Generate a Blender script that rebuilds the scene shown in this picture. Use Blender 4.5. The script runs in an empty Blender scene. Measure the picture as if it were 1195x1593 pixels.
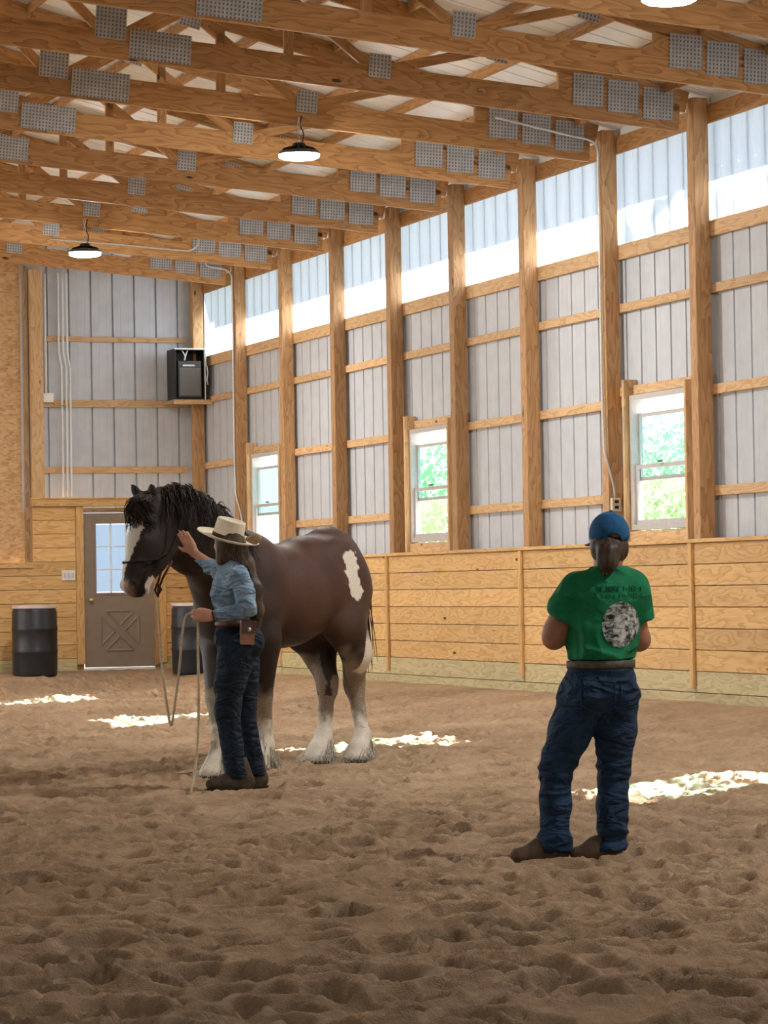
import bpy, math, random
import numpy as np
from mathutils import Vector, Matrix, Quaternion
from mathutils.bvhtree import BVHTree

SC = bpy.context.scene
COL = SC.collection
random.seed(7)
RNG = np.random.default_rng(7)

# ------------------------------------------------------------------ camera
FPX = 4727.15                      # focal length in pixels for a 1195 px wide frame
CAMR = np.array([[0.9397939563142043, 0.007047099460921739, -0.3416689304933701],
                 [-0.34134299758976727, -0.028917267044722635, -0.9394938795240213],
                 [-0.016500838515894563, 0.9995569668887572, -0.024770794747449986]])
CAMP = np.array([0.0, 0.0, 1.30])
cam = bpy.data.cameras.new('camera')
cam.sensor_fit = 'HORIZONTAL'
cam.sensor_width = 36.0
cam.lens = FPX / 1195.0 * 36.0
cam.clip_start = 0.1
cam.clip_end = 500
camo = bpy.data.objects.new('camera', cam)
COL.objects.link(camo)
m4 = Matrix.Identity(4)
for i in range(3):
    for j in range(3):
        m4[i][j] = CAMR[i, j]
    m4[i][3] = CAMP[i]
camo.matrix_world = m4
SC.camera = camo

# ------------------------------------------------------------------ world, sun, exposure
SC.view_settings.view_transform = 'Standard'
SC.view_settings.look = 'None'
SC.view_settings.gamma = 1.0
SC.view_settings.use_curve_mapping = False
SC.view_settings.exposure = 0.35
SC.cycles.max_bounces = 8
SC.cycles.diffuse_bounces = 4
SC.cycles.glossy_bounces = 3
SC.cycles.transmission_bounces = 4
SC.cycles.transparent_max_bounces = 10
SC.cycles.caustics_reflective = False
SC.cycles.caustics_refractive = False
wd = bpy.data.worlds.new('world')
SC.world = wd
wd.use_nodes = True
wn = wd.node_tree
wn.nodes.clear()
w_out = wn.nodes.new('ShaderNodeOutputWorld')
w_bg = wn.nodes.new('ShaderNodeBackground')
w_bg.inputs['Color'].default_value = (0.80, 0.90, 1.0, 1)
w_bg.inputs['Strength'].default_value = 2.4
wn.links.new(w_bg.outputs[0], w_out.inputs[0])

SUN_DIR = Vector((-3.7, -2.3, -2.4)).normalized()
sl = bpy.data.lights.new('sun', 'SUN')
sl.energy = 70.0
sl.angle = math.radians(0.6)
sl.color = (1.0, 0.95, 0.86)
so = bpy.data.objects.new('sun', sl)
so.rotation_euler = SUN_DIR.to_track_quat('-Z', 'Y').to_euler()
so.location = (30, 40, 30)
COL.objects.link(so)
LAMP_POWER = 400.0

# ------------------------------------------------------------------ helpers
def at(px, py, d):
    """survey point of the photograph (1195x1593) at depth d -> world coordinates"""
    c = np.array([(px - 597.5) / FPX * d, -(py - 796.5) / FPX * d, -d])
    return CAMR @ c + CAMP

def V(*a):
    return np.array(a, float)

def link(name, me, mat=None, parent=None, loc=None, rot=None, kind=None, label=None):
    o = bpy.data.objects.new(name, me)
    COL.objects.link(o)
    if mat is not None and me is not None and len(me.materials) == 0:
        me.materials.append(mat)
    if parent is not None:
        o.parent = parent
    if loc is not None:
        o.location = loc
    if rot is not None:
        o.rotation_euler = rot
    if kind:
        o['kind'] = kind
    if label:
        o['label'] = label
    return o

def empty(name, loc=(0, 0, 0), rz=0.0):
    o = bpy.data.objects.new(name, None)
    o.empty_display_size = 0.1
    COL.objects.link(o)
    o.location = loc
    o.rotation_euler = (0, 0, rz)
    return o

def tag(o, label, cat, group=None, kind=None):
    o['label'] = label
    o['category'] = cat
    if group:
        o['group'] = group
    if kind:
        o['kind'] = kind
    return o

def mesh(name, v, f, smooth=False):
    me = bpy.data.meshes.new(name)
    me.from_pydata([tuple(map(float, p)) for p in v], [], [tuple(map(int, q)) for q in f])
    me.update()
    if smooth:
        me.polygons.foreach_set('use_smooth', [True] * len(me.polygons))
    return me

class MB:
    def __init__(s):
        s.v = []; s.f = []
    def add(s, v, f):
        b = len(s.v)
        s.v += [tuple(map(float, p)) for p in v]
        s.f += [tuple(i + b for i in q) for q in f]
    def box(s, lo, hi, bev=0.0):
        x0, y0, z0 = lo; x1, y1, z1 = hi
        if bev <= 0:
            s.add([(x0,y0,z0),(x1,y0,z0),(x1,y1,z0),(x0,y1,z0),(x0,y0,z1),(x1,y0,z1),(x1,y1,z1),(x0,y1,z1)],
                  [(0,3,2,1),(4,5,6,7),(0,1,5,4),(1,2,6,5),(2,3,7,6),(3,0,4,7)])
        else:
            # chamfer the long edges that run along x (cross-section octagon)
            b = bev
            prof = [(y0+b,z0),(y1-b,z0),(y1,z0+b),(y1,z1-b),(y1-b,z1),(y0+b,z1),(y0,z1-b),(y0,z0+b)]
            vv = [(x0,p,q) for p,q in prof] + [(x1,p,q) for p,q in prof]
            ff = [tuple(range(7,-1,-1)), tuple(range(8,16))]
            for i in range(8):
                j = (i+1) % 8
                ff.append((i, j, j+8, i+8))
            s.add(vv, ff)
    def tube(s, pts, r, n=8, cap=True):
        pts = [Vector(p) for p in pts]
        rs = r if isinstance(r, (list, tuple)) else [r] * len(pts)
        b = len(s.v)
        t = (pts[1] - pts[0]).normalized()
        up = Vector((0, 0, 1)) if abs(t.z) < 0.9 else Vector((1, 0, 0))
        nrm = t.cross(up).normalized()
        for i, p in enumerate(pts):
            if i == 0: tt = pts[1] - pts[0]
            elif i == len(pts) - 1: tt = pts[-1] - pts[-2]
            else: tt = pts[i+1] - pts[i-1]
            tt.normalize()
            nrm = (nrm - tt * nrm.dot(tt)).normalized()
            bn = tt.cross(nrm)
            for k in range(n):
                a = 2 * math.pi * k / n
                q = p + (nrm * math.cos(a) + bn * math.sin(a)) * rs[i]
                s.v.append(tuple(q))
        for i in range(len(pts) - 1):
            for k in range(n):
                a0 = b + i*n + k; a1 = b + i*n + (k+1) % n
                s.f.append((a0, a1, a1 + n, a0 + n))
        if cap:
            s.f.append(tuple(b + k for k in range(n-1, -1, -1)))
            e = b + (len(pts)-1)*n
            s.f.append(tuple(e + k for k in range(n)))
    def lathe(s, prof, n=32, center=(0,0,0), cap0=True, cap1=True, sx=1.0, sy=1.0):
        b = len(s.v); cx, cy, cz = center
        for r, z in prof:
            for k in range(n):
                a = 2*math.pi*k/n
                s.v.append((cx + r*math.cos(a)*sx, cy + r*math.sin(a)*sy, cz + z))
        for i in range(len(prof)-1):
            for k in range(n):
                a0 = b+i*n+k; a1 = b+i*n+(k+1)%n
                s.f.append((a0, a1, a1+n, a0+n))
        if cap0: s.f.append(tuple(b+k for k in range(n-1,-1,-1)))
        if cap1:
            e = b+(len(prof)-1)*n
            s.f.append(tuple(e+k for k in range(n)))
    def mesh(s, name, smooth=False):
        return mesh(name, s.v, s.f, smooth)
    def build(s, name, mat, parent=None, smooth=False, loc=None, rot=None, label=None):
        return link(name, s.mesh(name, smooth), mat, parent, loc, rot, label=label)

def autosmooth(me, deg=35):
    """smooth faces but keep edges sharper than deg"""
    me.polygons.foreach_set('use_smooth', [True] * len(me.polygons))
    try:
        me.set_sharp_from_angle(angle=math.radians(deg))
    except Exception:
        pass
    return me

# ------------------------------------------------------------------ numeric noise + implicit surfaces
def _hash(ix, iy, iz, seed):
    h = (ix.astype(np.int64) * 374761393 + iy.astype(np.int64) * 668265263 + iz.astype(np.int64) * 2147483647 + seed * 974634777) & 0xffffffff
    h = ((h ^ (h >> 13)) * 1274126177) & 0xffffffff
    return ((h ^ (h >> 16)) & 0xffff) / 65535.0

def noise3(x, y, z, seed=0):
    x0 = np.floor(x); y0 = np.floor(y); z0 = np.floor(z)
    fx = x - x0; fy = y - y0; fz = z - z0
    fx = fx*fx*(3-2*fx); fy = fy*fy*(3-2*fy); fz = fz*fz*(3-2*fz)
    r = 0
    for a in (0, 1):
        for b in (0, 1):
            for c in (0, 1):
                w = (fx if a else 1-fx) * (fy if b else 1-fy) * (fz if c else 1-fz)
                r = r + w * _hash(x0+a, y0+b, z0+c, seed)
    return r * 2 - 1

def noise2(x, y, seed=0):
    x0 = np.floor(x); y0 = np.floor(y)
    fx = x - x0; fy = y - y0
    fx = fx*fx*(3-2*fx); fy = fy*fy*(3-2*fy)
    zz = np.zeros_like(x0)
    r = 0
    for a in (0, 1):
        for b in (0, 1):
            w = (fx if a else 1-fx) * (fy if b else 1-fy)
            r = r + w * _hash(x0+a, y0+b, zz, seed)
    return r * 2 - 1

def cone(a, ra, b, rb, k=None, sq=None, neg=False):
    """tapered capsule; sq = (axis, factor): cross-section stretched by factor along axis"""
    return dict(t='c', a=np.asarray(a, float), ra=ra, b=np.asarray(b, float), rb=rb, k=k, sq=sq, neg=neg)

def ell(c, r, M=None, k=None, neg=False):
    """ellipsoid; rows of M are its axes"""
    return dict(t='e', c=np.asarray(c, float), r=np.asarray(r, float), M=None if M is None else np.asarray(M, float), k=k, neg=neg)

def chain(pts, rs, k=None, sq=None):
    return [cone(pts[i], rs[i], pts[i+1], rs[i+1], k, sq) for i in range(len(pts)-1)]

def prim_d(p, X, Y, Z):
    if p['t'] == 'c':
        a, b = p['a'], p['b']
        dx, dy, dz = X-a[0], Y-a[1], Z-a[2]
        ab = b - a
        if p['sq'] is not None:
            ax, s = p['sq']
            ax = np.asarray(ax, float); ax = ax/np.linalg.norm(ax)
            t_ = dx*ax[0]+dy*ax[1]+dz*ax[2]
            q = t_*(1.0/s-1.0)
            dx = dx+ax[0]*q; dy = dy+ax[1]*q; dz = dz+ax[2]*q
            ab = ab + ax*(ab@ax)*(1.0/s-1.0)
        L2 = ab@ab + 1e-12
        t = np.clip((dx*ab[0]+dy*ab[1]+dz*ab[2])/L2, 0, 1)
        d = np.sqrt((dx-t*ab[0])**2+(dy-t*ab[1])**2+(dz-t*ab[2])**2) - (p['ra']+(p['rb']-p['ra'])*t)
        if p['sq'] is not None and p['sq'][1] < 1:
            d = d*max(p['sq'][1], .5)
        return d
    c, r = p['c'], p['r']
    dx, dy, dz = X-c[0], Y-c[1], Z-c[2]
    if p['M'] is not None:
        M = p['M']
        dx, dy, dz = (M[0,0]*dx+M[0,1]*dy+M[0,2]*dz, M[1,0]*dx+M[1,1]*dy+M[1,2]*dz, M[2,0]*dx+M[2,1]*dy+M[2,2]*dz)
    k0 = np.sqrt((dx/r[0])**2+(dy/r[1])**2+(dz/r[2])**2)
    k1 = np.sqrt((dx/r[0]**2)**2+(dy/r[1]**2)**2+(dz/r[2]**2)**2)+1e-9
    return k0*(k0-1.0)/k1

def prim_bb(p, pad):
    if p['t'] == 'c':
        R_ = max(p['ra'], p['rb']) * (max(1.0, p['sq'][1]) if p['sq'] is not None else 1.0) + pad
        return np.minimum(p['a'], p['b'])-R_, np.maximum(p['a'], p['b'])+R_
    R_ = p['r'].max()+pad
    return p['c']-R_, p['c']+R_

def surface_nets(F, org, h):
    s = F < 0
    nx, ny, nz = F.shape
    cnt = np.zeros((nx-1, ny-1, nz-1), np.int8)
    for a in (0,1):
        for b in (0,1):
            for c in (0,1):
                cnt += s[a:nx-1+a, b:ny-1+b, c:nz-1+c]
    act = (cnt > 0) & (cnt < 8)
    idx = -np.ones(act.shape, np.int64)
    ii = np.argwhere(act)
    idx[act] = np.arange(len(ii))
    acc = np.zeros((len(ii), 3)); num = np.zeros(len(ii))
    corners = [(a,b,c) for a in (0,1) for b in (0,1) for c in (0,1)]
    val = {c: F[ii[:,0]+c[0], ii[:,1]+c[1], ii[:,2]+c[2]] for c in corners}
    for c in corners:
        for ax in range(3):
            if c[ax] == 0:
                d = list(c); d[ax] = 1; d = tuple(d)
                f0, f1 = val[c], val[d]
                x = (f0 < 0) != (f1 < 0)
                t = np.where(x, f0/np.where(x, f0-f1, 1.0), 0)
                p = np.tile(np.array(c, float), (len(ii), 1))
                p[:, ax] += t
                acc[x] += p[x]; num[x] += 1
    P = (ii + acc/num[:,None])*h + org
    faces = []
    for ax in range(3):
        o1, o2 = [(1,2),(2,0),(0,1)][ax]
        sl0 = [slice(1,-1)]*3; sl1 = [slice(1,-1)]*3
        sl0[ax] = slice(0,-1); sl1[ax] = slice(1,None)
        A = s[tuple(sl0)]; B = s[tuple(sl1)]
        e = np.argwhere(A != B)
        ins = A[e[:,0], e[:,1], e[:,2]]
        base = e.copy()
        for o in range(3):
            if o != ax: base[:, o] += 1
        def g(d1, d2):
            q = base.copy(); q[:, o1] -= d1; q[:, o2] -= d2
            return idx[q[:,0], q[:,1], q[:,2]]
        q = np.stack([g(1,1), g(0,1), g(0,0), g(1,0)], 1)
        q[~ins] = q[~ins][:, ::-1]
        faces.append(q)
    fc = np.concatenate(faces)
    return P, fc[(fc >= 0).all(1)]

def sdf_mesh(name, prims, h, k=0.03, disp=None, cut=None, smooth_it=2):
    """smooth union of the prims -> one continuous mesh (vertices, faces as numpy)"""
    pad = k + 3*h
    bbs = [prim_bb(p, pad) for p in prims if not p['neg']]
    lo = np.min([b[0] for b in bbs], 0); hi = np.max([b[1] for b in bbs], 0)
    n = np.ceil((hi-lo)/h).astype(int)+1
    xs = [lo[i]+np.arange(n[i])*h for i in range(3)]
    F = np.full(tuple(n), 1.0, np.float32)
    for p in prims:
        kk = p['k'] if p['k'] is not None else k
        b0, b1 = prim_bb(p, max(kk, k)+3*h)
        i0 = np.clip(np.floor((b0-lo)/h).astype(int), 0, n-1); i1 = np.clip(np.ceil((b1-lo)/h).astype(int)+1, 1, n)
        if (i1 <= i0).any(): continue
        sl = tuple(slice(i0[i], i1[i]) for i in range(3))
        X = xs[0][sl[0]][:,None,None]; Y = xs[1][sl[1]][None,:,None]; Z = xs[2][sl[2]][None,None,:]
        d = prim_d(p, X, Y, Z)
        A = F[sl]
        if p['neg']:
            hh = np.maximum(kk-np.abs(A+d), 0)/kk
            F[sl] = np.maximum(A, -d)+hh*hh*kk*.25
        else:
            hh = np.maximum(kk-np.abs(A-d), 0)/kk
            F[sl] = np.minimum(A, d)-hh*hh*kk*.25
    if disp is not None or cut is not None:
        m = np.abs(F) < 0.12 if cut is None else (F < 0.12)
        w = np.argwhere(m)
        X = xs[0][w[:,0]]; Y = xs[1][w[:,1]]; Z = xs[2][w[:,2]]
        f = F[m].astype(float)
        if disp is not None: f = f + disp(X, Y, Z)
        if cut is not None: f = np.maximum(f, cut(X, Y, Z))
        F[m] = f
    F[0]=F[-1]=1; F[:,0]=F[:,-1]=1; F[:,:,0]=F[:,:,-1]=1
    return surface_nets(F.astype(float), lo, h)

def np_mesh(name, P, fc, smooth=True):
    me = bpy.data.meshes.new(name)
    me.vertices.add(len(P)); me.vertices.foreach_set('co', np.asarray(P, np.float32).ravel())
    me.loops.add(fc.size); me.loops.foreach_set('vertex_index', fc.ravel().astype(np.int32))
    me.polygons.add(len(fc)); me.polygons.foreach_set('loop_start', np.arange(0, fc.size, fc.shape[1], dtype=np.int32))
    me.update(calc_edges=True)
    me.validate()
    if smooth:
        me.polygons.foreach_set('use_smooth', [True]*len(me.polygons))
    return me

def relax(P, fc, it=2, lam=0.5):
    e = np.concatenate([fc[:, [i, (i+1) % 4]] for i in range(4)])
    for _ in range(it):
        S = np.zeros_like(P); c = np.zeros(len(P))
        for a, b in ((0,1),(1,0)):
            np.add.at(S, e[:,a], P[e[:,b]]); np.add.at(c, e[:,a], 1)
        P = P + lam*(S/np.maximum(c,1)[:,None]-P)
    return P

def set_attr(me, name, vals):
    a = me.attributes.new(name, 'FLOAT', 'POINT')
    a.data.foreach_set('value', np.asarray(vals, np.float32))

def organic(name, prims, h, mat, parent=None, k=0.03, disp=None, cut=None, it=2, attrs=None, origin=None, label=None):
    P, fc = sdf_mesh(name, prims, h, k, disp, cut)
    P = relax(P, fc, it)
    W = P.copy()
    org = np.zeros(3) if origin is None else np.asarray(origin, float)
    me = np_mesh(name, P-org, fc)
    if attrs:
        for an, fn in attrs.items():
            set_attr(me, an, fn(W))
    o = link(name, me, mat, parent, label=label)
    return o

def strands_mesh(name, paths, r0, smooth=True):
    """paths (N, m, 3) -> tapered three-sided hairs in one mesh"""
    N, m, _ = paths.shape
    T = np.gradient(paths, axis=1)
    T /= np.linalg.norm(T, axis=2, keepdims=True)+1e-9
    ref = np.array([.3,.5,.8]); ref = ref/np.linalg.norm(ref)
    A = np.cross(T, ref); A /= np.linalg.norm(A, axis=2, keepdims=True)+1e-9
    B = np.cross(T, A)
    r = (np.asarray(r0).reshape(-1,1)*np.ones((N,1)))*np.linspace(1, .25, m)[None,:]
    V_ = []
    for q in range(3):
        a = 2*math.pi*q/3
        V_.append(paths+(A*math.cos(a)+B*math.sin(a))*r[:,:,None])
    Vt = np.stack(V_, 2).reshape(-1,3)
    i = np.arange(N)[:,None,None]*m*3; j = np.arange(m-1)[None,:,None]*3; q = np.arange(3)[None,None,:]
    a0 = i+j+q; a1 = i+j+(q+1)%3
    fc = np.stack([a0, a1, a1+3, a0+3], -1).reshape(-1,4)
    return np_mesh(name, Vt, fc, smooth)

# ------------------------------------------------------------------ materials
def lin(r, g, b):
    f = lambda c: ((c/255.0)/12.92 if c/255.0 <= .04045 else ((c/255.0+.055)/1.055)**2.4)
    return (f(r), f(g), f(b), 1.0)

class NT:
    def __init__(s, name):
        s.m = bpy.data.materials.new(name); s.m.use_nodes = True
        s.t = s.m.node_tree; s.t.nodes.clear()
        s.out = s.n('ShaderNodeOutputMaterial')
    def n(s, typ, **kw):
        x = s.t.nodes.new(typ)
        for a, b in kw.items(): setattr(x, a, b)
        return x
    def l(s, a, b):
        s.t.links.new(a, b)
    def set(s, node, **kw):
        for a, b in kw.items():
            key = a.replace('_', ' ')
            for i in node.inputs:
                if i.name == key:
                    i.default_value = b
        return node
    def val(s, x, sock):
        if hasattr(x, 'links') or hasattr(x, 'is_output'): s.l(x, sock)
        else: sock.default_value = x
    def math(s, op, a, b=0.0, clamp=False):
        x = s.n('ShaderNodeMath', operation=op, use_clamp=clamp)
        s.val(a, x.inputs[0]); s.val(b, x.inputs[1])
        return x.outputs[0]
    def mix(s, f, a, b, mode='MIX'):
        x = s.n('ShaderNodeMix', data_type='RGBA', blend_type=mode)
        s.val(f, x.inputs[0]); s.val(a, x.inputs[6]); s.val(b, x.inputs[7])
        return x.outputs[2]
    def ramp(s, f, *stops):
        x = s.n('ShaderNodeValToRGB')
        e = x.color_ramp.elements
        while len(e) > 1: e.remove(e[-1])
        e[0].position = stops[0][0]; e[0].color = stops[0][1]
        for p, c in stops[1:]:
            q = e.new(p); q.color = c
        s.val(f, x.inputs[0])
        return x.outputs[0]
    def noise(s, vec, scale, detail=3.0, rough=.5, dist=0.0):
        x = s.n('ShaderNodeTexNoise')
        s.set(x, Scale=scale, Detail=detail, Roughness=rough, Distortion=dist)
        if vec is not None: s.l(vec, x.inputs['Vector'])
        return x.outputs['Fac']
    def mapping(s, vec, scale=(1,1,1), loc=None):
        x = s.n('ShaderNodeMapping')
        x.inputs['Scale'].default_value = scale
        if loc is not None: s.val(loc, x.inputs['Location'])
        s.l(vec, x.inputs['Vector'])
        return x.outputs[0]
    def bsdf(s, col, rough=.6, metal=0.0, spec=.4, bump=None, bstr=.3, bdist=.01, **kw):
        p = s.n('ShaderNodeBsdfPrincipled')
        s.val(col, p.inputs['Base Color']); s.val(rough, p.inputs['Roughness']); s.val(metal, p.inputs['Metallic'])
        p.inputs['Specular IOR Level'].default_value = spec
        for a, b in kw.items(): s.val(b, p.inputs[a.replace('_', ' ')])
        if bump is not None:
            bp = s.n('ShaderNodeBump'); bp.inputs['Strength'].default_value = bstr; bp.inputs['Distance'].default_value = bdist
            s.l(bump, bp.inputs['Height']); s.l(bp.outputs[0], p.inputs['Normal'])
        s.l(p.outputs[0], s.out.inputs['Surface'])
        return p
    def coord(s, which='Object'):
        return s.n('ShaderNodeTexCoord').outputs[which]
    def rnd(s):
        return s.n('ShaderNodeObjectInfo').outputs['Random']

def simple(name, rgb, rough=.5, metal=0.0, spec=.4, var=.12, nscale=20.0):
    t = NT(name)
    c = t.coord()
    n = t.noise(c, nscale, 3)
    base = lin(*rgb)
    dk = tuple(x*(1-var*1.6) for x in base[:3])+(1,)
    lt = tuple(min(1, x*(1+var)) for x in base[:3])+(1,)
    t.bsdf(t.ramp(n, (.3, dk), (.7, lt)), rough, metal, spec, bump=n, bstr=.08)
    return t.m

def wood(name, light, mid, dark, knots=1.0, rough=.6, gx=.55, tone=.22):
    """plank wood: local x runs along the grain"""
    t = NT(name)
    co = t.coord(); rd = t.rnd()
    cmb = t.n('ShaderNodeCombineXYZ')
    t.l(t.math('MULTIPLY', rd, 37.0), cmb.inputs[0]); t.l(t.math('MULTIPLY', rd, 91.0), cmb.inputs[1]); t.l(t.math('MULTIPLY', rd, 53.0), cmb.inputs[2])
    add = t.n('ShaderNodeVectorMath', operation='ADD'); t.l(co, add.inputs[0]); t.l(cmb.outputs[0], add.inputs[1])
    v = add.outputs[0]
    # knots: sparse cells stretched along the board
    vk = t.n('ShaderNodeTexVoronoi'); vk.inputs['Scale'].default_value = 1.0
    t.l(t.mapping(v, (1.5, 4.2, 4.2)), vk.inputs['Vector'])
    kd = vk.outputs['Distance']
    kring = t.math('SUBTRACT', 1.0, t.math('MULTIPLY', kd, 2.6), clamp=True)
    # growth-ring grain, bent around the knots
    warp = t.noise(t.mapping(v, (gx, 3.0, 3.0)), 1.3, 3, .55)
    coord = t.math('ADD', t.math('MULTIPLY', warp, 7.5), t.math('MULTIPLY', kring, 1.2*knots))
    ring = t.math('FRACT', t.math('MULTIPLY', coord, 1.7))
    ring = t.math('POWER', ring, 1.8)
    fine = t.noise(t.mapping(v, (1.2, 60, 60)), 3.0, 3, .6)
    g = t.math('ADD', t.math('MULTIPLY', ring, .42), t.math('MULTIPLY', fine, .62))
    col = t.ramp(g, (.15, lin(*light)), (.5, lin(*mid)), (.95, lin(*dark)))
    big = t.noise(t.mapping(v, (.5, 1.5, 1.5)), 1.0, 2)
    tonev = t.math('ADD', t.math('MULTIPLY', rd, tone), t.math('ADD', 1.0-tone*.5-.1, t.math('MULTIPLY', big, .2)))
    hsv = t.n('ShaderNodeHueSaturation'); t.l(tonev, hsv.inputs['Value']); t.l(col, hsv.inputs['Color'])
    kn = t.ramp(kd, (.05, (1,1,1,1)), (.085, (0,0,0,1)))
    sp = t.n('ShaderNodeSeparateColor'); t.l(vk.outputs['Color'], sp.inputs[0])
    sel = t.math('GREATER_THAN', sp.outputs[0], .45)
    kf = t.math('MULTIPLY', t.math('MULTIPLY', kn, sel), knots, clamp=True)
    colk = t.mix(kf, hsv.outputs[0], lin(78, 44, 20))
    t.bsdf(colk, rough, 0, .3, bump=g, bstr=.25, bdist=.004)
    return t.m

M = {}
M['board'] = wood('pine_board', (228,190,134), (213,170,110), (180,130,76), 1.0)
M['post'] = wood('post_timber', (200,160,116), (178,136,92), (136,98,62), 1.0, tone=.3)
M['girt'] = wood('girt_timber', (224,190,146), (208,170,124), (172,130,88), .8, tone=.25)
M['truss'] = wood('truss_timber', (194,148,96), (170,124,76), (128,88,50), 1.0, tone=.3)
M['treated'] = wood('treated_board', (208,194,152), (192,176,132), (154,136,98), .8)
M['weathered'] = wood('weathered_timber', (190,165,130), (160,132,98), (120,92,62), .8)
M['sheet'] = simple('painted_sheet_metal', (198,202,208), .45, 0.0, .4, .04, 6)
M['roof_sheet'] = simple('white_roof_sheet', (244,244,242), .45, 0.0, .4, .03, 5)
M['white'] = simple('white_paint', (236,236,232), .4, 0, .4, .03)
M['conduit'] = simple('galvanised_conduit', (205,205,200), .35, .5, .5, .06, 40)
M['door'] = simple('taupe_door_paint', (142,126,110), .5, 0, .35, .05, 8)
M['drum'] = simple('black_plastic_drum', (30,33,38), .38, 0, .5, .15, 9)
M['drum_top'] = simple('drum_lid_reflection', (204,190,188), .3, 0, .5, .08, 9)  # paleness stands in for light reflecting off the lid
M['black'] = simple('black_plastic', (28,27,27), .5, 0, .4, .15)
M['grey_plastic'] = simple('dark_grey_plastic', (78,76,74), .5, 0, .4, .1)
M['brass'] = simple('brass_knob', (214,190,140), .25, .8, .5, .05)
M['vinyl'] = simple('window_vinyl', (196,190,186), .4, 0, .4, .04)
M['ivory'] = simple('ivory_box', (214,206,186), .45, 0, .4, .05)

def mat_osb():
    t = NT('osb_board')
    v = t.coord()
    vo = t.n('ShaderNodeTexVoronoi'); vo.inputs['Scale'].default_value = 1.0
    wv = t.noise(v, 6, 3)
    t.l(t.mapping(v, (16, 16, 38)), vo.inputs['Vector'])
    sp = t.n('ShaderNodeSeparateColor'); t.l(vo.outputs['Color'], sp.inputs[0])
    g = t.math('ADD', t.math('MULTIPLY', sp.outputs[0], .6), t.math('MULTIPLY', wv, .5))
    t.bsdf(t.ramp(g, (.15, lin(178,136,92)), (.5, lin(204,166,120)), (.95, lin(222,190,148))), .7, 0, .3, bump=sp.outputs[1], bstr=.15, bdist=.003)
    return t.m
M['osb'] = mat_osb()

def mat_plate():
    t = NT('truss_plate_steel')
    v = t.coord()
    s = t.n('ShaderNodeSeparateXYZ'); t.l(v, s.inputs[0])
    fx = t.math('ABSOLUTE', t.math('SUBTRACT', t.math('FRACT', t.math('MULTIPLY', s.outputs[0], 30.0)), .5))
    fz = t.math('ABSOLUTE', t.math('SUBTRACT', t.math('FRACT', t.math('MULTIPLY', s.outputs[2], 30.0)), .5))
    hole = t.math('MULTIPLY', t.math('LESS_THAN', fx, .22), t.math('LESS_THAN', fz, .3))
    n = t.noise(v, 9, 3)
    base = t.ramp(n, (.3, lin(158,158,157)), (.7, lin(188,188,187)))
    col = t.mix(hole, base, lin(112,110,108))
    t.bsdf(col, .5, .25, .5, bump=t.math('SUBTRACT', 1.0, hole), bstr=.6, bdist=.006)
    return t.m
M['plate'] = mat_plate()

def mat_translucent():
    t = NT('translucent_clerestory')
    d = t.n('ShaderNodeBsdfDiffuse'); d.inputs[0].default_value = (.42, .45, .46, 1)
    tr = t.n('ShaderNodeBsdfTranslucent'); tr.inputs[0].default_value = (.46, .53, .64, 1)
    mx = t.n('ShaderNodeMixShader'); mx.inputs[0].default_value = .5
    t.l(d.outputs[0], mx.inputs[1]); t.l(tr.outputs[0], mx.inputs[2]); t.l(mx.outputs[0], t.out.inputs['Surface'])
    return t.m
M['clerestory'] = mat_translucent()

def mat_glass(name, tint):
    t = NT(name)
    g = t.n('ShaderNodeBsdfGlossy'); g.inputs['Roughness'].default_value = .03
    tr = t.n('ShaderNodeBsdfTransparent'); tr.inputs[0].default_value = tint
    mx = t.n('ShaderNodeMixShader'); mx.inputs[0].default_value = .04
    t.l(tr.outputs[0], mx.inputs[1]); t.l(g.outputs[0], mx.inputs[2]); t.l(mx.outputs[0], t.out.inputs['Surface'])
    return t.m
M['glass'] = mat_glass('clear_glass', (.95, .97, .96, 1))
M['glass_door'] = mat_glass('sky_toned_door_glass', (.46, .50, .54, 1))  # pale blue of the sky behind is put into the pane tint
M['glass_tint'] = mat_glass('screened_glass', (.62, .84, .86, 1))

def mat_emit(name, col, s):
    t = NT(name)
    e = t.n('ShaderNodeEmission'); e.inputs[0].default_value = col; e.inputs[1].default_value = s
    t.l(e.outputs[0], t.out.inputs['Surface'])
    return t.m
M['lamp'] = mat_emit('led_lens', (1.0, .98, .95, 1), LAMP_POWER)

def mat_sand():
    t = NT('arena_sand')
    v = t.coord()
    a = t.noise(v, 1.1, 4, .55)
    b = t.noise(v, 14, 5, .65)
    c = t.noise(v, 120, 3, .6)
    g = t.math('ADD', t.math('MULTIPLY', a, .45), t.math('ADD', t.math('MULTIPLY', b, .45), t.math('MULTIPLY', c, .2)))
    col = t.ramp(g, (.3, lin(126,103,80)), (.55, lin(172,145,116)), (.8, lin(202,176,147)))
    h = t.math('ADD', t.math('MULTIPLY', b, .6), t.math('MULTIPLY', c, .25))
    t.bsdf(col, .95, 0, .1, bump=h, bstr=.7, bdist=.04)
    return t.m
M['sand'] = mat_sand()

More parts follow.
